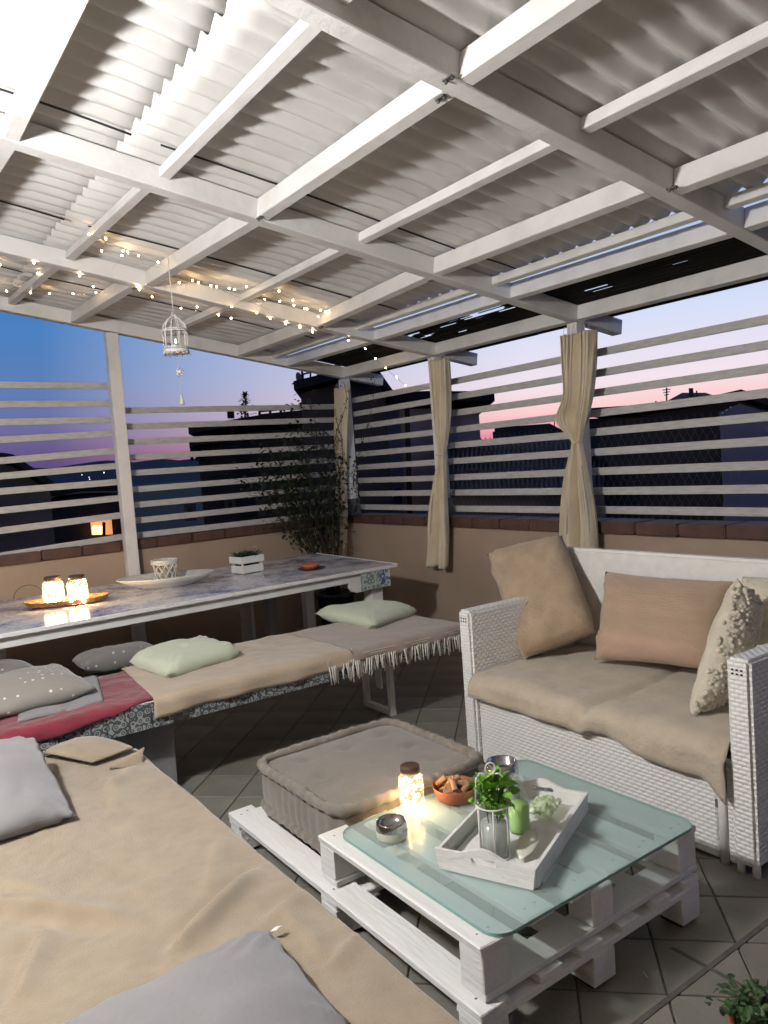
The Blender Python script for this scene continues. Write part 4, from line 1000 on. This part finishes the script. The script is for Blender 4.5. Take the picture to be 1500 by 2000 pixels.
for i in range(19):
    a = i*2.4; rad = .052*math.sqrt((i % 13)/13); z = .040+(.022 if i > 11 else 0)+rc.uniform(-.004, .006)
    c = cb+Vector((rad*math.cos(a), rad*math.sin(a), z)); d = Vector((rc.uniform(-1, 1), rc.uniform(-1, 1), rc.uniform(-.35, .5))).normalized()*.021
    bm = bmesh.new(); addtube(bm, [c-d, c-d*.9, c+d*.9, c+d], .0105, seg=10); ck = tag(obj('cork', bm, cork, None, smooth=False), 'loose wine cork in the heap in the terracotta bowl', 'cork', 'corks heaped in the terracotta bowl')
# ------------------------------------------------------------------ white tray with bottle caddy
TA = R(24); tc_ = Vector((-1.695, 1.622, ZG)); tw = Vector((math.cos(TA), math.sin(TA), 0)); tl = Vector((-math.sin(TA), math.cos(TA), 0)); ZU = Vector((0, 0, 1))
tr = thing('serving_tray', tc_, 'distressed white wooden serving tray with cut out handles', 'tray', rz=0)
W2, L2_ = .142, .262
def trp(n, pts, holes, O, ax, ay, th_): return prism(n, pts, holes, O, ax, ay, th_, palw, tr)
trp('base', [(-W2+.01, -L2_+.01), (W2-.01, -L2_+.01), (W2-.01, L2_-.01), (-W2+.01, L2_-.01)], [], tc_+ZU*.004, tw, tl, .006)
for s in (-1, 1):
    trp('side', [(-L2_+.011, 0), (L2_-.011, 0), (L2_-.011, .056), (-L2_+.011, .056)], [], tc_+tw*s*(W2), tl, ZU, .010*(-s if True else 1)*-1 if s > 0 else -.010)
    ot = [(-W2-.002, 0), (W2+.002, 0), (W2+.012, .060)] + [(x, .060+.024*(math.cos(max(-1, min(1, x/.085))*math.pi)+1)/2) for x in [W2*.95-W2*1.9*k/16 for k in range(17)]] + [(-W2-.012, .060)]
    sl = [(-.030, .040), (.030, .040)] + [(.030+.0085*math.cos(a), .0485+.0085*math.sin(a)) for a in [-math.pi/2+math.pi*k/8 for k in range(1, 9)]] + [(-.030, .057)] + [(-.030-.0085*math.cos(a), .0485+.0085*math.sin(a)) for a in [math.pi/2-math.pi*k/8 for k in range(1, 8)]]
    trp('end_panel', ot, [sl], tc_+tl*s*(L2_-.006)+tw*0, tw, ZU, .011)
cc = U(968, 1668, ZG+.011)
t = thing('glass_vase', cc, 'clear glass vase in a white wire carrier holding mint', 'vase')
lathe('glass', [(0, 0), (.040, 0), (.043, .01), (.040, .12), (.038, .150)], cc, clear, t, seg=28)
lathe('water', [(0, .008), (.036, .008), (.037, .1), (0, .1)], cc, glassmix('pale_water', (.85, .87, .84), .6, (.74, .75, .70), .2), t, seg=24)
wc = thing('wire_caddy', cc, 'white wire bottle carrier with looped handle standing in the tray', 'carrier')
bm = bmesh.new(); r_ = .0026; rr0 = .049
for z in (.003, .155): addtube(bm, [cc+Vector((rr0*math.cos(a/24*math.tau), rr0*math.sin(a/24*math.tau), z)) for a in range(24)], r_, seg=6, closed=True)
for k in range(6): a = k/6*math.tau+.3; d = Vector((rr0*math.cos(a), rr0*math.sin(a), 0)); addtube(bm, [cc+d, cc+d+ZU*.155], r_, seg=6)
obj('frame', bm, white, wc, smooth=True)
hd = RT.xy.to_3d().normalized()
def loopring(c, r): return [c+hd*r*math.cos(a/20*math.tau)+ZU*r*1.25*math.sin(a/20*math.tau) for a in range(20)]
bm = bmesh.new(); cT = cc+ZU*.262
addtube(bm, [cc+hd*rr0*1+ZU*.155, cc+hd*.047+ZU*.2, cc+hd*.04+ZU*.228, cc+hd*.026+ZU*.245, cc+hd*.012+ZU*.246], r_, seg=6)
addtube(bm, [cc-hd*rr0*1+ZU*.155, cc-hd*.047+ZU*.2, cc-hd*.044+ZU*.232, cc-hd*.032+ZU*.250, cc-hd*.018+ZU*.248, cc-hd*.010+ZU*.242], r_, seg=6); addtube(bm, loopring(cT, .0145), r_, seg=6, closed=True)
obj('handle', bm, white, wc, smooth=True)
# mint bunch
def addleaf(bm, p, d, up, ln, wd, mi=0, cur=.25):
    d = Vector(d).normalized(); s = d.cross(Vector(up)).normalized()
    if s.length < .5: s = d.orthogonal()
    n_ = s.cross(d); P0 = Vector(p)
    pr = [(0, .0), (.25, .42), (.55, .5), (.8, .3), (1, 0)]
    mid = [bm.verts.new(P0+d*ln*a-n_*ln*cur*a*a) for a, _ in pr]
    le = [bm.verts.new(P0+d*ln*a+s*wd*b-n_*(ln*cur*a*a-wd*.15)) for a, b in pr[1:-1]]; ri = [bm.verts.new(P0+d*ln*a-s*wd*b-n_*(ln*cur*a*a-wd*.15)) for a, b in pr[1:-1]]
    for S_, fl_ in ((le, 0), (ri, 1)):
        q = [(mid[0], mid[1], S_[0]), (mid[1], mid[2], S_[1], S_[0]), (mid[2], mid[3], S_[2], S_[1]), (mid[3], mid[4], S_[2])]
        for f in q: bm.faces.new(f if fl_ else f[::-1]).material_index = mi
mb = thing('mint_bunch', cc+ZU*.10, 'bunch of bright green mint leaves standing in the vase', 'herb')
bm = bmesh.new(); rm = random.Random(4); sb = bmesh.new()
for k in range(7):
    a = k*.9; tip = cc+Vector((.035*math.cos(a), .035*math.sin(a), .20+.02*rm.random())); addtube(sb, [cc+Vector((.012*math.cos(a), .012*math.sin(a), .02)), cc+ZU*.14+Vector((.02*math.cos(a), .02*math.sin(a), 0)), tip], .0016, seg=5)
obj('stem', sb, leafm, mb, smooth=True)
me_l = []
for v_ in range(5):
    b_ = bmesh.new(); addleaf(b_, (0, 0, 0), (1, 0, .2), (0, 0, 1), .052+.006*v_, .034+.003*v_, cur=.15+.1*v_); me = bpy.data.meshes.new('leaf'); b_.to_mesh(me); b_.free(); me.materials.append(leafb); me.polygons.foreach_set('use_smooth', [True]*len(me.polygons)); me_l.append(me)
for k in range(120):
    a = rm.random()*math.tau; rr_ = rm.uniform(0, .04); z = .140+.080*rm.random()
    o = bpy.data.objects.new('leaf', me_l[k % 5]); COL.objects.link(o); o.parent = mb
    o.location = cc+Vector((rr_*math.cos(a), rr_*math.sin(a), z))+hd*(.008 if k % 3 else -.006)+FW*.012-wloc(mb); o.rotation_euler = (rm.uniform(-.9, .9), -rm.uniform(-.2, 1.35), a+rm.uniform(-.8, .8)); s = rm.uniform(.45, .78); o.scale = (s, s, s)
bc = U(1016, 1622, ZG+.011); t = thing('lime_bottle', bc, 'glass bottle of lime green liquid standing in the tray', 'bottle')
lathe('liquid', [(0, .003), (.029, .003), (.031, .01), (.031, .088), (0, .088)], bc, greenl, t, seg=28)
lathe('glass', [(0, 0), (.031, 0), (.034, .008), (.034, .09), (.030, .115), (.018, .140), (.0145, .165), (.016, .18)], bc, clear, t, seg=28)
pc = U(1062, 1590, ZG+.011); t = thing('plastic_cup', pc, 'crumpled pale translucent wrap and lime slice at the back of the tray', 'wrap')
grid('film', lambda u, v: pc+tw*(.09*(u-.5))+tl*(.12*(v-.5))+ZU*(.022+.03*abs(ns(u*5, v*5, 2))+.02*math.sin(u*math.pi)*math.sin(v*math.pi)), 24, 24, glassmix('pale_film', (.9, .95, .82), .45, (.62, .70, .50), .3), t, .001)
dp = U(1030, 1668, ZG+.011)
tag(obj('leaf_dish', (lambda b: (addleaf(b, dp-tl*.06+ZU*.012, tl+ZU*.12, ZU, .14, .06, cur=-.12), b)[1])(bmesh.new()), cream, None, smooth=True), 'small pale leaf shaped dish at the front right of the tray', 'dish')
bpy.data.objects['leaf_dish'].modifiers.new('s', 'SOLIDIFY').thickness = .003
# ------------------------------------------------------------------ things on the dining table
sc = U(132, 1180, ZT); sa = math.atan2(1.36-.9, .18)
t = thing('straw_tray', sc, 'oval woven straw tray under the two light jars', 'tray')
bm = bmesh.new()
addlathe(bm, [(0, .004), (.85, .004), (.93, .012), (1.0, .030), (1.01, .036), (.97, .034), (.90, .018), (.82, .010), (0, .010)], sc, seg=60, sx=.25, sy=.125, rz=sa)
for v in bm.verts: v.co.z += .0025*math.sin(v.co.x*260)*math.sin(v.co.y*240) + .02*max(0, abs((v.co-sc).dot(Vector((math.cos(sa), math.sin(sa), 0))))/.25-.8)
obj('weave', bm, straw, t)
for k in range(3): s = .93+.04*k; bm = bmesh.new(); addtube(bm, [sc+Vector((.25*s*math.cos(a)*math.cos(sa)-.125*s*math.sin(a)*math.sin(sa), .25*s*math.cos(a)*math.sin(sa)+.125*s*math.sin(a)*math.cos(sa), .014+.011*k+.02*max(0, abs(math.cos(a))*s-.8)+.001*math.sin(a*50))) for a in [j/70*math.tau for j in range(70)]], .0045, seg=6, closed=True); obj('braid', bm, straw, t, smooth=True)
jar(U(107, 1181, ZT+.012), .062, .178, 'left glowing jar of fairy lights on the straw tray', lidm, 11, n=34, grp=None, br=.008)
jar(U(154, 1178, ZT+.012), .060, .176, 'right glowing jar of fairy lights on the straw tray', lidm, 12, n=34, grp=None, br=.008)
tube('wire_loop', [UX(27, 1170, -5.2)+Vector((0, .085*(1-math.cos(a)), .075*math.sin(a))) for a in [k/16*math.pi for k in range(17)]], .0025, blackm); tag(bpy.data.objects['wire_loop'], 'thin dark wire hoop standing left of the straw tray', 'wire')
pc = U(326, 1139, ZT+.02); pa = math.atan2(2.177-1.525, .256)
t = thing('oval_platter', Vector((pc.x, pc.y, ZT)), 'large oval white platter filled with white pebbles', 'platter')
lathe('dish', [(0, 0), (.50, 0), (.56, .012), (.80, .040), (1.0, .072), (1.0, .079), (.95, .075), (.78, .048), (.55, .028), (0, .024)], (pc.x, pc.y, ZT), ceram, t, seg=64, sx=.335, sy=.20, rz=pa)
bm = bmesh.new(); rp = random.Random(2)
for i in range(420):
    a = rp.random()*math.tau; q = math.sqrt(rp.random())*.78; x = .335*q*math.cos(a); y = .20*q*math.sin(a)
    p = Vector((pc.x+x*math.cos(pa)-y*math.sin(pa), pc.y+x*math.sin(pa)+y*math.cos(pa), ZT+.030+.024*q*q+.006*rp.random()))
    b3 = bmesh.new(); bmesh.ops.create_icosphere(b3, subdivisions=1, radius=rp.uniform(.006, .011)); bmesh.ops.scale(b3, verts=b3.verts, vec=(1, rp.uniform(.7, 1), .6)); bmesh.ops.translate(b3, verts=b3.verts, vec=p); tm = bpy.data.meshes.new('t'); b3.to_mesh(tm); b3.free(); bm.from_mesh(tm); bpy.data.meshes.remove(tm)
tag(obj('pebbles', bm, ceram, None, smooth=True), 'white pebbles scattered in the oval platter around the basket', 'pebbles', None, 'stuff')
kb = Vector((pc.x, pc.y, ZT+.044)); t = thing('wicker_basket', kb, 'small white lattice basket standing in the oval platter', 'basket')
bm = bmesh.new(); nb = 10
for s in (1, -1):
    for k in range(nb):
        addtube(bm, [kb+Vector(((.062+.026*q)*math.cos(k/nb*math.tau+s*q*1.1), (.062+.026*q)*math.sin(k/nb*math.tau+s*q*1.1), .125*q)) for q in [j/6 for j in range(7)]], .0042, seg=6)
for r_, z in ((.064, .004), (.064, .012)): addtube(bm, [kb+Vector((r_*math.cos(a/28*math.tau), r_*math.sin(a/28*math.tau), z)) for a in range(28)], .005, seg=6, closed=True)
obj('lattice', bm, ceram, t, smooth=True)
bm = bmesh.new()
for z in (.118, .128, .138): addtube(bm, [kb+Vector(((.088+.004*math.sin(a*1.9+z*300))*math.cos(a/32*math.tau), (.088+.004*math.sin(a*1.9+z*300))*math.sin(a/32*math.tau), z)) for a in range(32)], .007, seg=7, closed=True)
obj('rim', bm, ceram, t, smooth=True)
bm = bmesh.new(); bmesh.ops.create_uvsphere(bm, u_segments=18, v_segments=10, radius=.036); bmesh.ops.translate(bm, verts=bm.verts, vec=kb+Vector((0, 0, .04))); tag(obj('green_ball', bm, stone, None, smooth=True), 'pale green ball inside the white lattice basket', 'ball')
cr_ = U(484, 1118, ZT); ca_ = R(8); ax = Vector((math.cos(ca_), math.sin(ca_), 0)); ay = Vector((-math.sin(ca_), math.cos(ca_), 0))
t = thing('planter_crate', cr_, 'small white slatted planter crate with succulent on the table', 'planter')
for (h0, h1) in ((.006, .062), (.078, .130)):
    g = .0 if h0 < .02 else .008
    for s in (-1, 1):
        p = cr_+ay*s*(.090+g); bar('slat', p-ax*(.075+g)+ZU*(h0+h1)/2, p+ax*(.075+g)+ZU*(h0+h1)/2, .010, h1-h0, white, t)
        p = cr_+ax*s*(.070+g); bar('slat', p-ay*(.084+g)+ZU*(h0+h1)/2, p+ay*(.084+g)+ZU*(h0+h1)/2, .010, h1-h0, white, t)
for sx_ in (-1, 1):
    for sy_ in (-1, 1): p = cr_+ax*sx_*.060+ay*sy_*.080; bar('corner_batten', p, p+ZU*.125, .014, .014, white, t, up=Vector((1, 0, 0)))
box('soil', cr_-Vector((.055, .07, -.01)), cr_+Vector((.055, .07, .105)), bark, t, bev=0)
suc = thing('succulent', cr_+ZU*.105, 'dark green succulent with one white flower in the white crate', 'plant')
bm = bmesh.new(); rs = random.Random(6)
for k in range(90):
    a = rs.random()*math.tau; p = cr_+Vector((rs.uniform(-.06, .06), rs.uniform(-.08, .08), .118)); addleaf(bm, p, (math.cos(a), math.sin(a), rs.uniform(.3, 1.8)), ZU, rs.uniform(.05, .075), .022, cur=.2)
tag(obj('foliage', bm, leafm, suc, smooth=True), kind='stuff')
fp = cr_+ay*.06+ZU*.10; tube('flower_stem', [fp, fp+Vector((0, .01, .05)), fp+Vector((0, .02, .078))], .002, leafm, suc)
bm = bmesh.new()
for k in range(6): a = k/6*math.tau; addleaf(bm, fp+Vector((0, .02, .078)), (math.cos(a), math.sin(a), .6), ZU, .024, .014)
obj('flower', bm, ceram, suc, smooth=True)
ap = U(607, 1112, ZT); t = thing('orange_dish', ap, 'orange ashtray on a dark saucer at the right of the table', 'dish')
lathe('saucer', [(0, 0), (.06, 0), (.098, .010), (.10, .013), (.06, .008), (0, .006)], ap, darkd, t, seg=36)
lathe('bowl', [(0, .008), (.055, .008), (.068, .034), (.066, .042), (.060, .040), (.052, .018), (0, .015)], ap, orange, t, seg=36)
# ------------------------------------------------------------------ curtains
def curtain(pts, cy, wt, wtie, wb_, label, bulge=0, folds=5, amp=.03, seed=0):
    """pts: centre line as three measured points top, tie, hem"""
    (xt, zt), (xm, ztie), (xb_, zb) = pts
    t = thing('curtain', (xt, cy, zb), label, 'curtain')
    nu = folds*14
    def cxz(z): return xm+(xt-xm)*(z-ztie)/(zt-ztie) if z > ztie else xm+(xb_-xm)*(ztie-z)/(ztie-zb)
    def width(z):
        if z > ztie: q = max(0, (z-ztie)/(zt-ztie)); return wtie+(wt-wtie)*(1-(1-min(1, q*1.1))**2.4)
        q = min(1, max(0, (ztie-z)/(ztie-zb))); return wtie+(wb_-wtie)*(1-(1-q)**2.0)
    def f(u, v):
        z = zt-(zt-zb)*v; w_ = width(z); k = w_/max(wt, wb_)
        bl = bulge*math.exp(-((z-ztie-.15)/.10)**2)*(1-u)**1.5 if z > ztie-.05 else 0
        uu = u+.10*math.sin(2*math.pi*u*1.5+seed)+.035*ns(v*2.2, u*4, seed)
        ph = 2*math.pi*folds*uu; a = amp*(.40+.60*k)*(.65+.5*ns(u*3.1, seed, v*.8)+.25)
        sh = math.sin(ph); sh = math.copysign(abs(sh)**.7, sh)
        x = cxz(z)+(u-.5)*w_-bl+.012*ns(v*3, seed)*k+.010*math.sin(ph*2+v)*k
        y = cy-.03+a*sh-.01*math.sin(v*7+seed)+(1-k)*.02+.012*ns(u*4, v*5, seed)
        return (x, y, z+.008*ns(u*5, seed)+(.006*sh if v > .97 else 0))
    grid('cloth', f, nu, 80, curt, t, .002)
    tz = [Vector((cxz(ztie)+math.cos(a/14*math.tau)*(wtie/2+.008), cy-.02+math.sin(a/14*math.tau)*(amp*.55+.006), ztie+.004*math.sin(a))) for a in range(14)]
    if wtie < .1: tube('tie_band', tz, .006, curt, t, seg=6, closed=True)
    bm = bmesh.new()
    for k in range(7):
        x = xt-wt/2+.02+k*(wt-.04)/6; addtube(bm, [(x, cy-.03, zt-.01), (x+.004, cy-.045, zt+.02), (x, cy-.02, zt+.055)], .0016, seg=4)
    obj('curtain_hooks', bm, white, t, smooth=True)
    return t
def cl3(ps, yy): return [(UY(*p, yy).x, UY(*p, yy).z) for p in ps]
curtain(cl3([(1131, 650), (1130, 862), (1131, 1085)], 3.93), 3.94, .245, .045, .29, 'beige canvas curtain tied low behind the wicker sofa', bulge=.10, folds=6, amp=.055, seed=4)
curtain(cl3([(858, 703), (862, 888), (853, 1106)], 3.93), 3.94, .235, .075, .30, 'beige canvas curtain tied at the middle post', folds=5, amp=.046, seed=9)
curtain(cl3([(669, 757), (671, 930), (664, 1120)], 3.92), 3.93, .175, .115, .20, 'beige canvas curtain at the corner post behind the climber', folds=4, amp=.032, seed=12)
# ------------------------------------------------------------------ climbing shrub in the corner
cl = thing('climbing_shrub', (-6.0, 3.45, 0), 'dark leafy climbing shrub spreading over the slats in the corner', 'plant')
lathe('pot', [(0, 0), (.13, 0), (.17, .30), (.185, .31), (.185, .34), (.16, .34), (.15, .30), (0, .29)], (-5.99, 3.62, 0), darkd, cl, seg=28)
rb = random.Random(12); bm = bmesh.new(); lf = bmesh.new()
tips = [(478, 935), (520, 870), (500, 905), (545, 900), (560, 860), (575, 810), (590, 850), (605, 790), (620, 850), (640, 870), (555, 960), (530, 945), (600, 930), (640, 930), (575, 985), (620, 1000), (648, 985), (590, 900), (660, 905), (545, 1010), (600, 960), (630, 955), (510, 925), (565, 925)]
base = Vector((-5.99, 3.62, .30))
for i, (x, y) in enumerate(tips):
    tip = UX(x, y, -6.08+.14*rb.random()); st_ = base+Vector((rb.uniform(-.05, .05), rb.uniform(-.08, .05), 0))
    m1 = st_.lerp(tip, .42)+Vector((0, .10*rb.random(), .10)); pts = []
    for k in range(11):
        q = k/10; p = st_*(1-q)**2+m1*2*q*(1-q)+tip*q*q; p += Vector((ns(q*5, i), ns(q*5, i, 4), ns(q*4, i, 9)))*.035*q; pts.append(p)
    addtube(bm, pts, .009, seg=5, taper=.25)
    for k in range(5, 11):
        for _ in range(20 if k > 7 else 8):
            q = pts[k]+Vector((rb.gauss(0, .04), rb.gauss(0, .07), rb.gauss(0, .06)))
            addleaf(lf, q, (rb.uniform(-1, 1), rb.uniform(-1, 1), rb.uniform(-.7, .6)), ZU, rb.uniform(.034, .062), .026)
obj('stem', bm, bark, cl, smooth=True); tag(obj('foliage', lf, leafd, cl), kind='stuff')
vn = thing('climbing_vine', (-6.05, 3.85, .5), 'thin twining vine climbing the corner curtain', 'plant')
bm = bmesh.new(); lf = bmesh.new()
for s in range(4):
    pts = []
    for k in range(26):
        q = k/25; px = 640+26*q+12*math.sin(q*9+s*1.7)+8*ns(q*6, s); py = 1085-(340-55*s)*q; p = UY(px, py, 3.865-.01*s); pts.append(p)
        for _ in range(4 if q < .85 else 2):
            addleaf(lf, p+Vector((rb.gauss(0, .02), rb.uniform(-.02, .01), rb.gauss(0, .02))), (rb.uniform(-1, 1), rb.uniform(-.6, .2), rb.uniform(-.8, .6)), ZU, rb.uniform(.02, .034), .012)
    addtube(bm, pts, .0042, seg=5, taper=.5)
for s in range(3):
    pts = [UY(690+22*q*(s+1)*.6+6*math.sin(q*7+s), 1000-(120+70*s)*q, 3.92) for q in [k/12 for k in range(13)]]
    addtube(bm, pts, .003, seg=4, taper=.5)
    for p in pts:
        for _ in range(5): addleaf(lf, p+Vector((rb.gauss(0, .03), rb.uniform(-.02, .02), rb.gauss(0, .03))), (rb.uniform(-1, 1), rb.uniform(-.6, .2), rb.uniform(-.8, .6)), ZU, rb.uniform(.02, .036), .014)
obj('stem', bm, bark, vn, smooth=True); tag(obj('foliage', lf, leafd, vn), kind='stuff')
# small tree on the neighbouring terrace
tz_ = UD(478, 838, 16.2); tt_ = thing('potted_tree', tz_, 'small spindly tree silhouetted on the terrace left of the tower', 'tree')
tube('trunk', [tz_, UD(479, 800, 16.2), UD(481, 772, 16.2)], .025, blackm, tt_, seg=5, taper=.4)
lf = bmesh.new()
for k in range(130):
    q = rb.random(); wd_ = 10*math.sin(min(1, q*1.1)*math.pi)+2; p = UD(478+rb.gauss(0, wd_*.45), 834-64*q, 16.2+rb.uniform(-.12, .12))
    addleaf(lf, p, (rb.uniform(-1, 1), rb.uniform(-1, 1), rb.uniform(-.3, 1)), ZU, .11, .05)
tag(obj('crown', lf, leafd, tt_), kind='stuff')
# ------------------------------------------------------------------ pot plant at the lower right corner
pp_ = Vector((-.885, 1.625, 0)); t = thing('potted_herb', pp_, 'leafy dark green plant in a terracotta pot at lower right corner', 'plant')
lathe('pot', [(0, 0), (.07, 0), (.095, .12), (.105, .125), (.105, .15), (.09, .15), (.085, .12), (0, .115)], pp_, terra, t, seg=30)
lf = bmesh.new(); bm = bmesh.new()
for k in range(34):
    a = rb.random()*math.tau; tip = pp_+Vector((rb.uniform(.03, .14)*math.cos(a), rb.uniform(.03, .14)*math.sin(a), rb.uniform(.15, .225))); s0 = pp_+Vector((.03*math.cos(a), .03*math.sin(a), .12))
    addtube(bm, [s0, (s0+tip)/2+ZU*.03, tip], .0016, seg=4)
    for _ in range(12): q = s0.lerp(tip, rb.uniform(.35, 1))+Vector((rb.gauss(0, .014), rb.gauss(0, .014), rb.gauss(0, .012))); addleaf(lf, q, (rb.uniform(-1, 1), rb.uniform(-1, 1), rb.uniform(-.2, .8)), ZU, rb.uniform(.018, .034), .016)
obj('stem', bm, leafm, t, smooth=True); tag(obj('foliage', lf, leafm, t), kind='stuff')
for a_, b_ in (((-1.228, 1.1, -.004), (-1.212, 3.2, .0022)), ((-1.34, 1.872, -.004), (-.6, 1.884, .0020))): box('dark_strip', a_, b_, grout, floor_ob, bev=0)  # two thin dark strips lying just over the tiles
ch = U(1260, 1905, .001); tag(bar('chalk_stub', ch+Vector((-.012, .008, .004)), ch+Vector((.014, -.008, .004)), .005, .005, ceram), 'tiny white stub lying on the tiles right of the pallets', 'stub')
# ------------------------------------------------------------------ birdcage lantern
lc = UD(345, 690, 4.5); R_ = .066; hb = .135
ln_ = thing('cage_lantern', lc, 'white birdcage lantern hanging from the roof beam', 'lantern')
lathe('base', [(0, 0), (R_*1.05, 0), (R_*1.12, .006), (R_*1.05, .022), (R_*.9, .024), (0, .02)], lc, white, ln_, seg=28)
bm = bmesh.new()
for k in range(10):
    a = k/10*math.tau; d = Vector((math.cos(a), math.sin(a), 0))
    addtube(bm, [lc+d*R_+ZU*.02, lc+d*R_+ZU*hb, lc+d*R_*.86+ZU*(hb+.028), lc+d*R_*.5+ZU*(hb+.055), lc+d*R_*.22+ZU*(hb+.068), lc+d*.006+ZU*(hb+.095)], .0026, seg=6)
for z, rr_ in ((hb*.97, 1.06), (hb*.90, 1.04), (.03, 1.03)): addtube(bm, [lc+Vector((R_*rr_*math.cos(a/26*math.tau), R_*rr_*math.sin(a/26*math.tau), z)) for a in range(26)], .0034, seg=6, closed=True)
for k in range(14): a = k/14*math.tau; addtube(bm, [lc+Vector((R_*1.08*math.cos(a), R_*1.08*math.sin(a), .004)), lc+Vector((R_*1.12*math.cos(a+.15), R_*1.12*math.sin(a+.15), -.010)), lc+Vector((R_*1.08*math.cos(a+.4), R_*1.08*math.sin(a+.4), .004))], .003, seg=5)
obj('cage', bm, white, ln_, smooth=True)
lathe('candle', [(0, .024), (.019, .024), (.019, .052), (0, .052)], lc, ceram, ln_, seg=16)
lathe('flame', [(0, .055), (.005, .062), (.004, .072), (0, .082)], lc, M('flame_led', (1, 1, 1), .5, emit=(1, .96, .9), estr=9), ln_, seg=8)
top = lc+ZU*(hb+.095); bz = roof(lc.y)
tube('cord', [top, Vector((lc.x-.005, lc.y, bz+.01))], .0028, white, ln_, seg=5)
f1 = UD(351, 727, 4.5); f2 = UD(355, 780, 4.5)
tube('thread', [lc+ZU*-.0, f1, f2], .0012, white, ln_, seg=4)
bm = bmesh.new(); addlathe(bm, [(0, -.012), (.012, -.010), (.018, 0), (.012, .010), (0, .012)], f1, seg=10)
for k in range(7): a = k/7*math.tau; addlathe(bm, [(0, -.007), (.008, 0), (0, .007)], f1+hd*.018*math.cos(a)+ZU*.018*math.sin(a), seg=8)
obj('flower_charm', bm, ceram, ln_, smooth=True); lathe('cone_charm', [(.016, -.028), (.015, -.020), (.006, .018), (.002, .030), (0, .030)], f2, ceram, ln_, seg=14)
# ------------------------------------------------------------------ fairy lights round the beam
s1 = 320/1500; Lb = [(0, 158), (0, 315), (245, 155), (60, 555), (281, 571), (455, 577), (669, 580), (343, 395), (312, 297), (582, 274), (729, 415), (815, 35), (967, 76), (930, 188), (1128, 188), (1168, 199), (1115, 231), (1268, 231), (1447, 291), (992, 398), (1162, 428), (855, 516), (878, 570), (1028, 548), (1081, 568), (1217, 473), (1259, 510), (1275, 543), (1321, 490), (1377, 474), (1463, 510), (1393, 608)]
bl = [(x*s1, 450+y*s1) for x, y in Lb]
s2 = 220/1500; bl += [(300+x*s2, 450+y*s2) for x, y in ((292, 548), (344, 697), (519, 667), (595, 693), (761, 737), (838, 750), (1007, 772), (1077, 787), (1235, 748), (1467, 741), (1283, 847), (713, 887), (365, 1037), (580, 1019), (865, 1127), (1032, 1170), (1040, 1016), (1375, 1098), (1480, 915))]
s3 = 320/1500; bl += [(500+x*s3, 530+y*s3) for x, y in ((211, 182), (218, 274), (337, 265), (347, 311), (447, 342), (467, 345), (590, 358), (639, 368), (569, 414), (676, 470), (131, 430), (273, 480), (402, 515), (518, 555), (903, 540), (845, 633), (1000, 708), (1094, 798))]
fal = [(500+x*s3, 530+y*s3) for x, y in ((1188, 884), (1287, 962), (1367, 1043))]
fl_ = thing('fairy_lights', UR(300, 560), 'warm white fairy light string wound along the pergola beam', 'string lights')
bm = bmesh.new(); bmesh.ops.create_icosphere(bm, subdivisions=2, radius=.0056); fm = bpy.data.meshes.new('bulb'); bm.to_mesh(fm); bm.free(); fm.materials.append(warmb); fm.polygons.foreach_set('use_smooth', [True]*len(fm.polygons))
P3 = []
onb = {}
for (x, y) in bl:
    p = UR(x, y, -.012)
    if abs(p.x-BX[1]) > .09: p = UR(x, y, .045 if (int(x*3) % 3) else .075)
    P3.append(p)
q0 = P3[-1]; P3 += [UY(x, y, yy) for (x, y), yy in zip(fal, (3.86, 3.90, 3.92))]
for p in P3:
    o = bpy.data.objects.new('bulb', fm); COL.objects.link(o); o.parent = fl_; o.location = p-wloc(fl_)
left = P3[:]; cur = min(left, key=lambda p: p.y); chain = [cur]; left.remove(cur)
bm = bmesh.new()
while left:
    nx = min(left, key=lambda p: (p-cur).length)
    mid = (cur+nx)/2-ZU*.008; addtube(bm, [cur, mid, nx], .0008, seg=4, cap=False)
    left.remove(nx); cur = nx
obj('light_wire', bm, chrome, fl_)
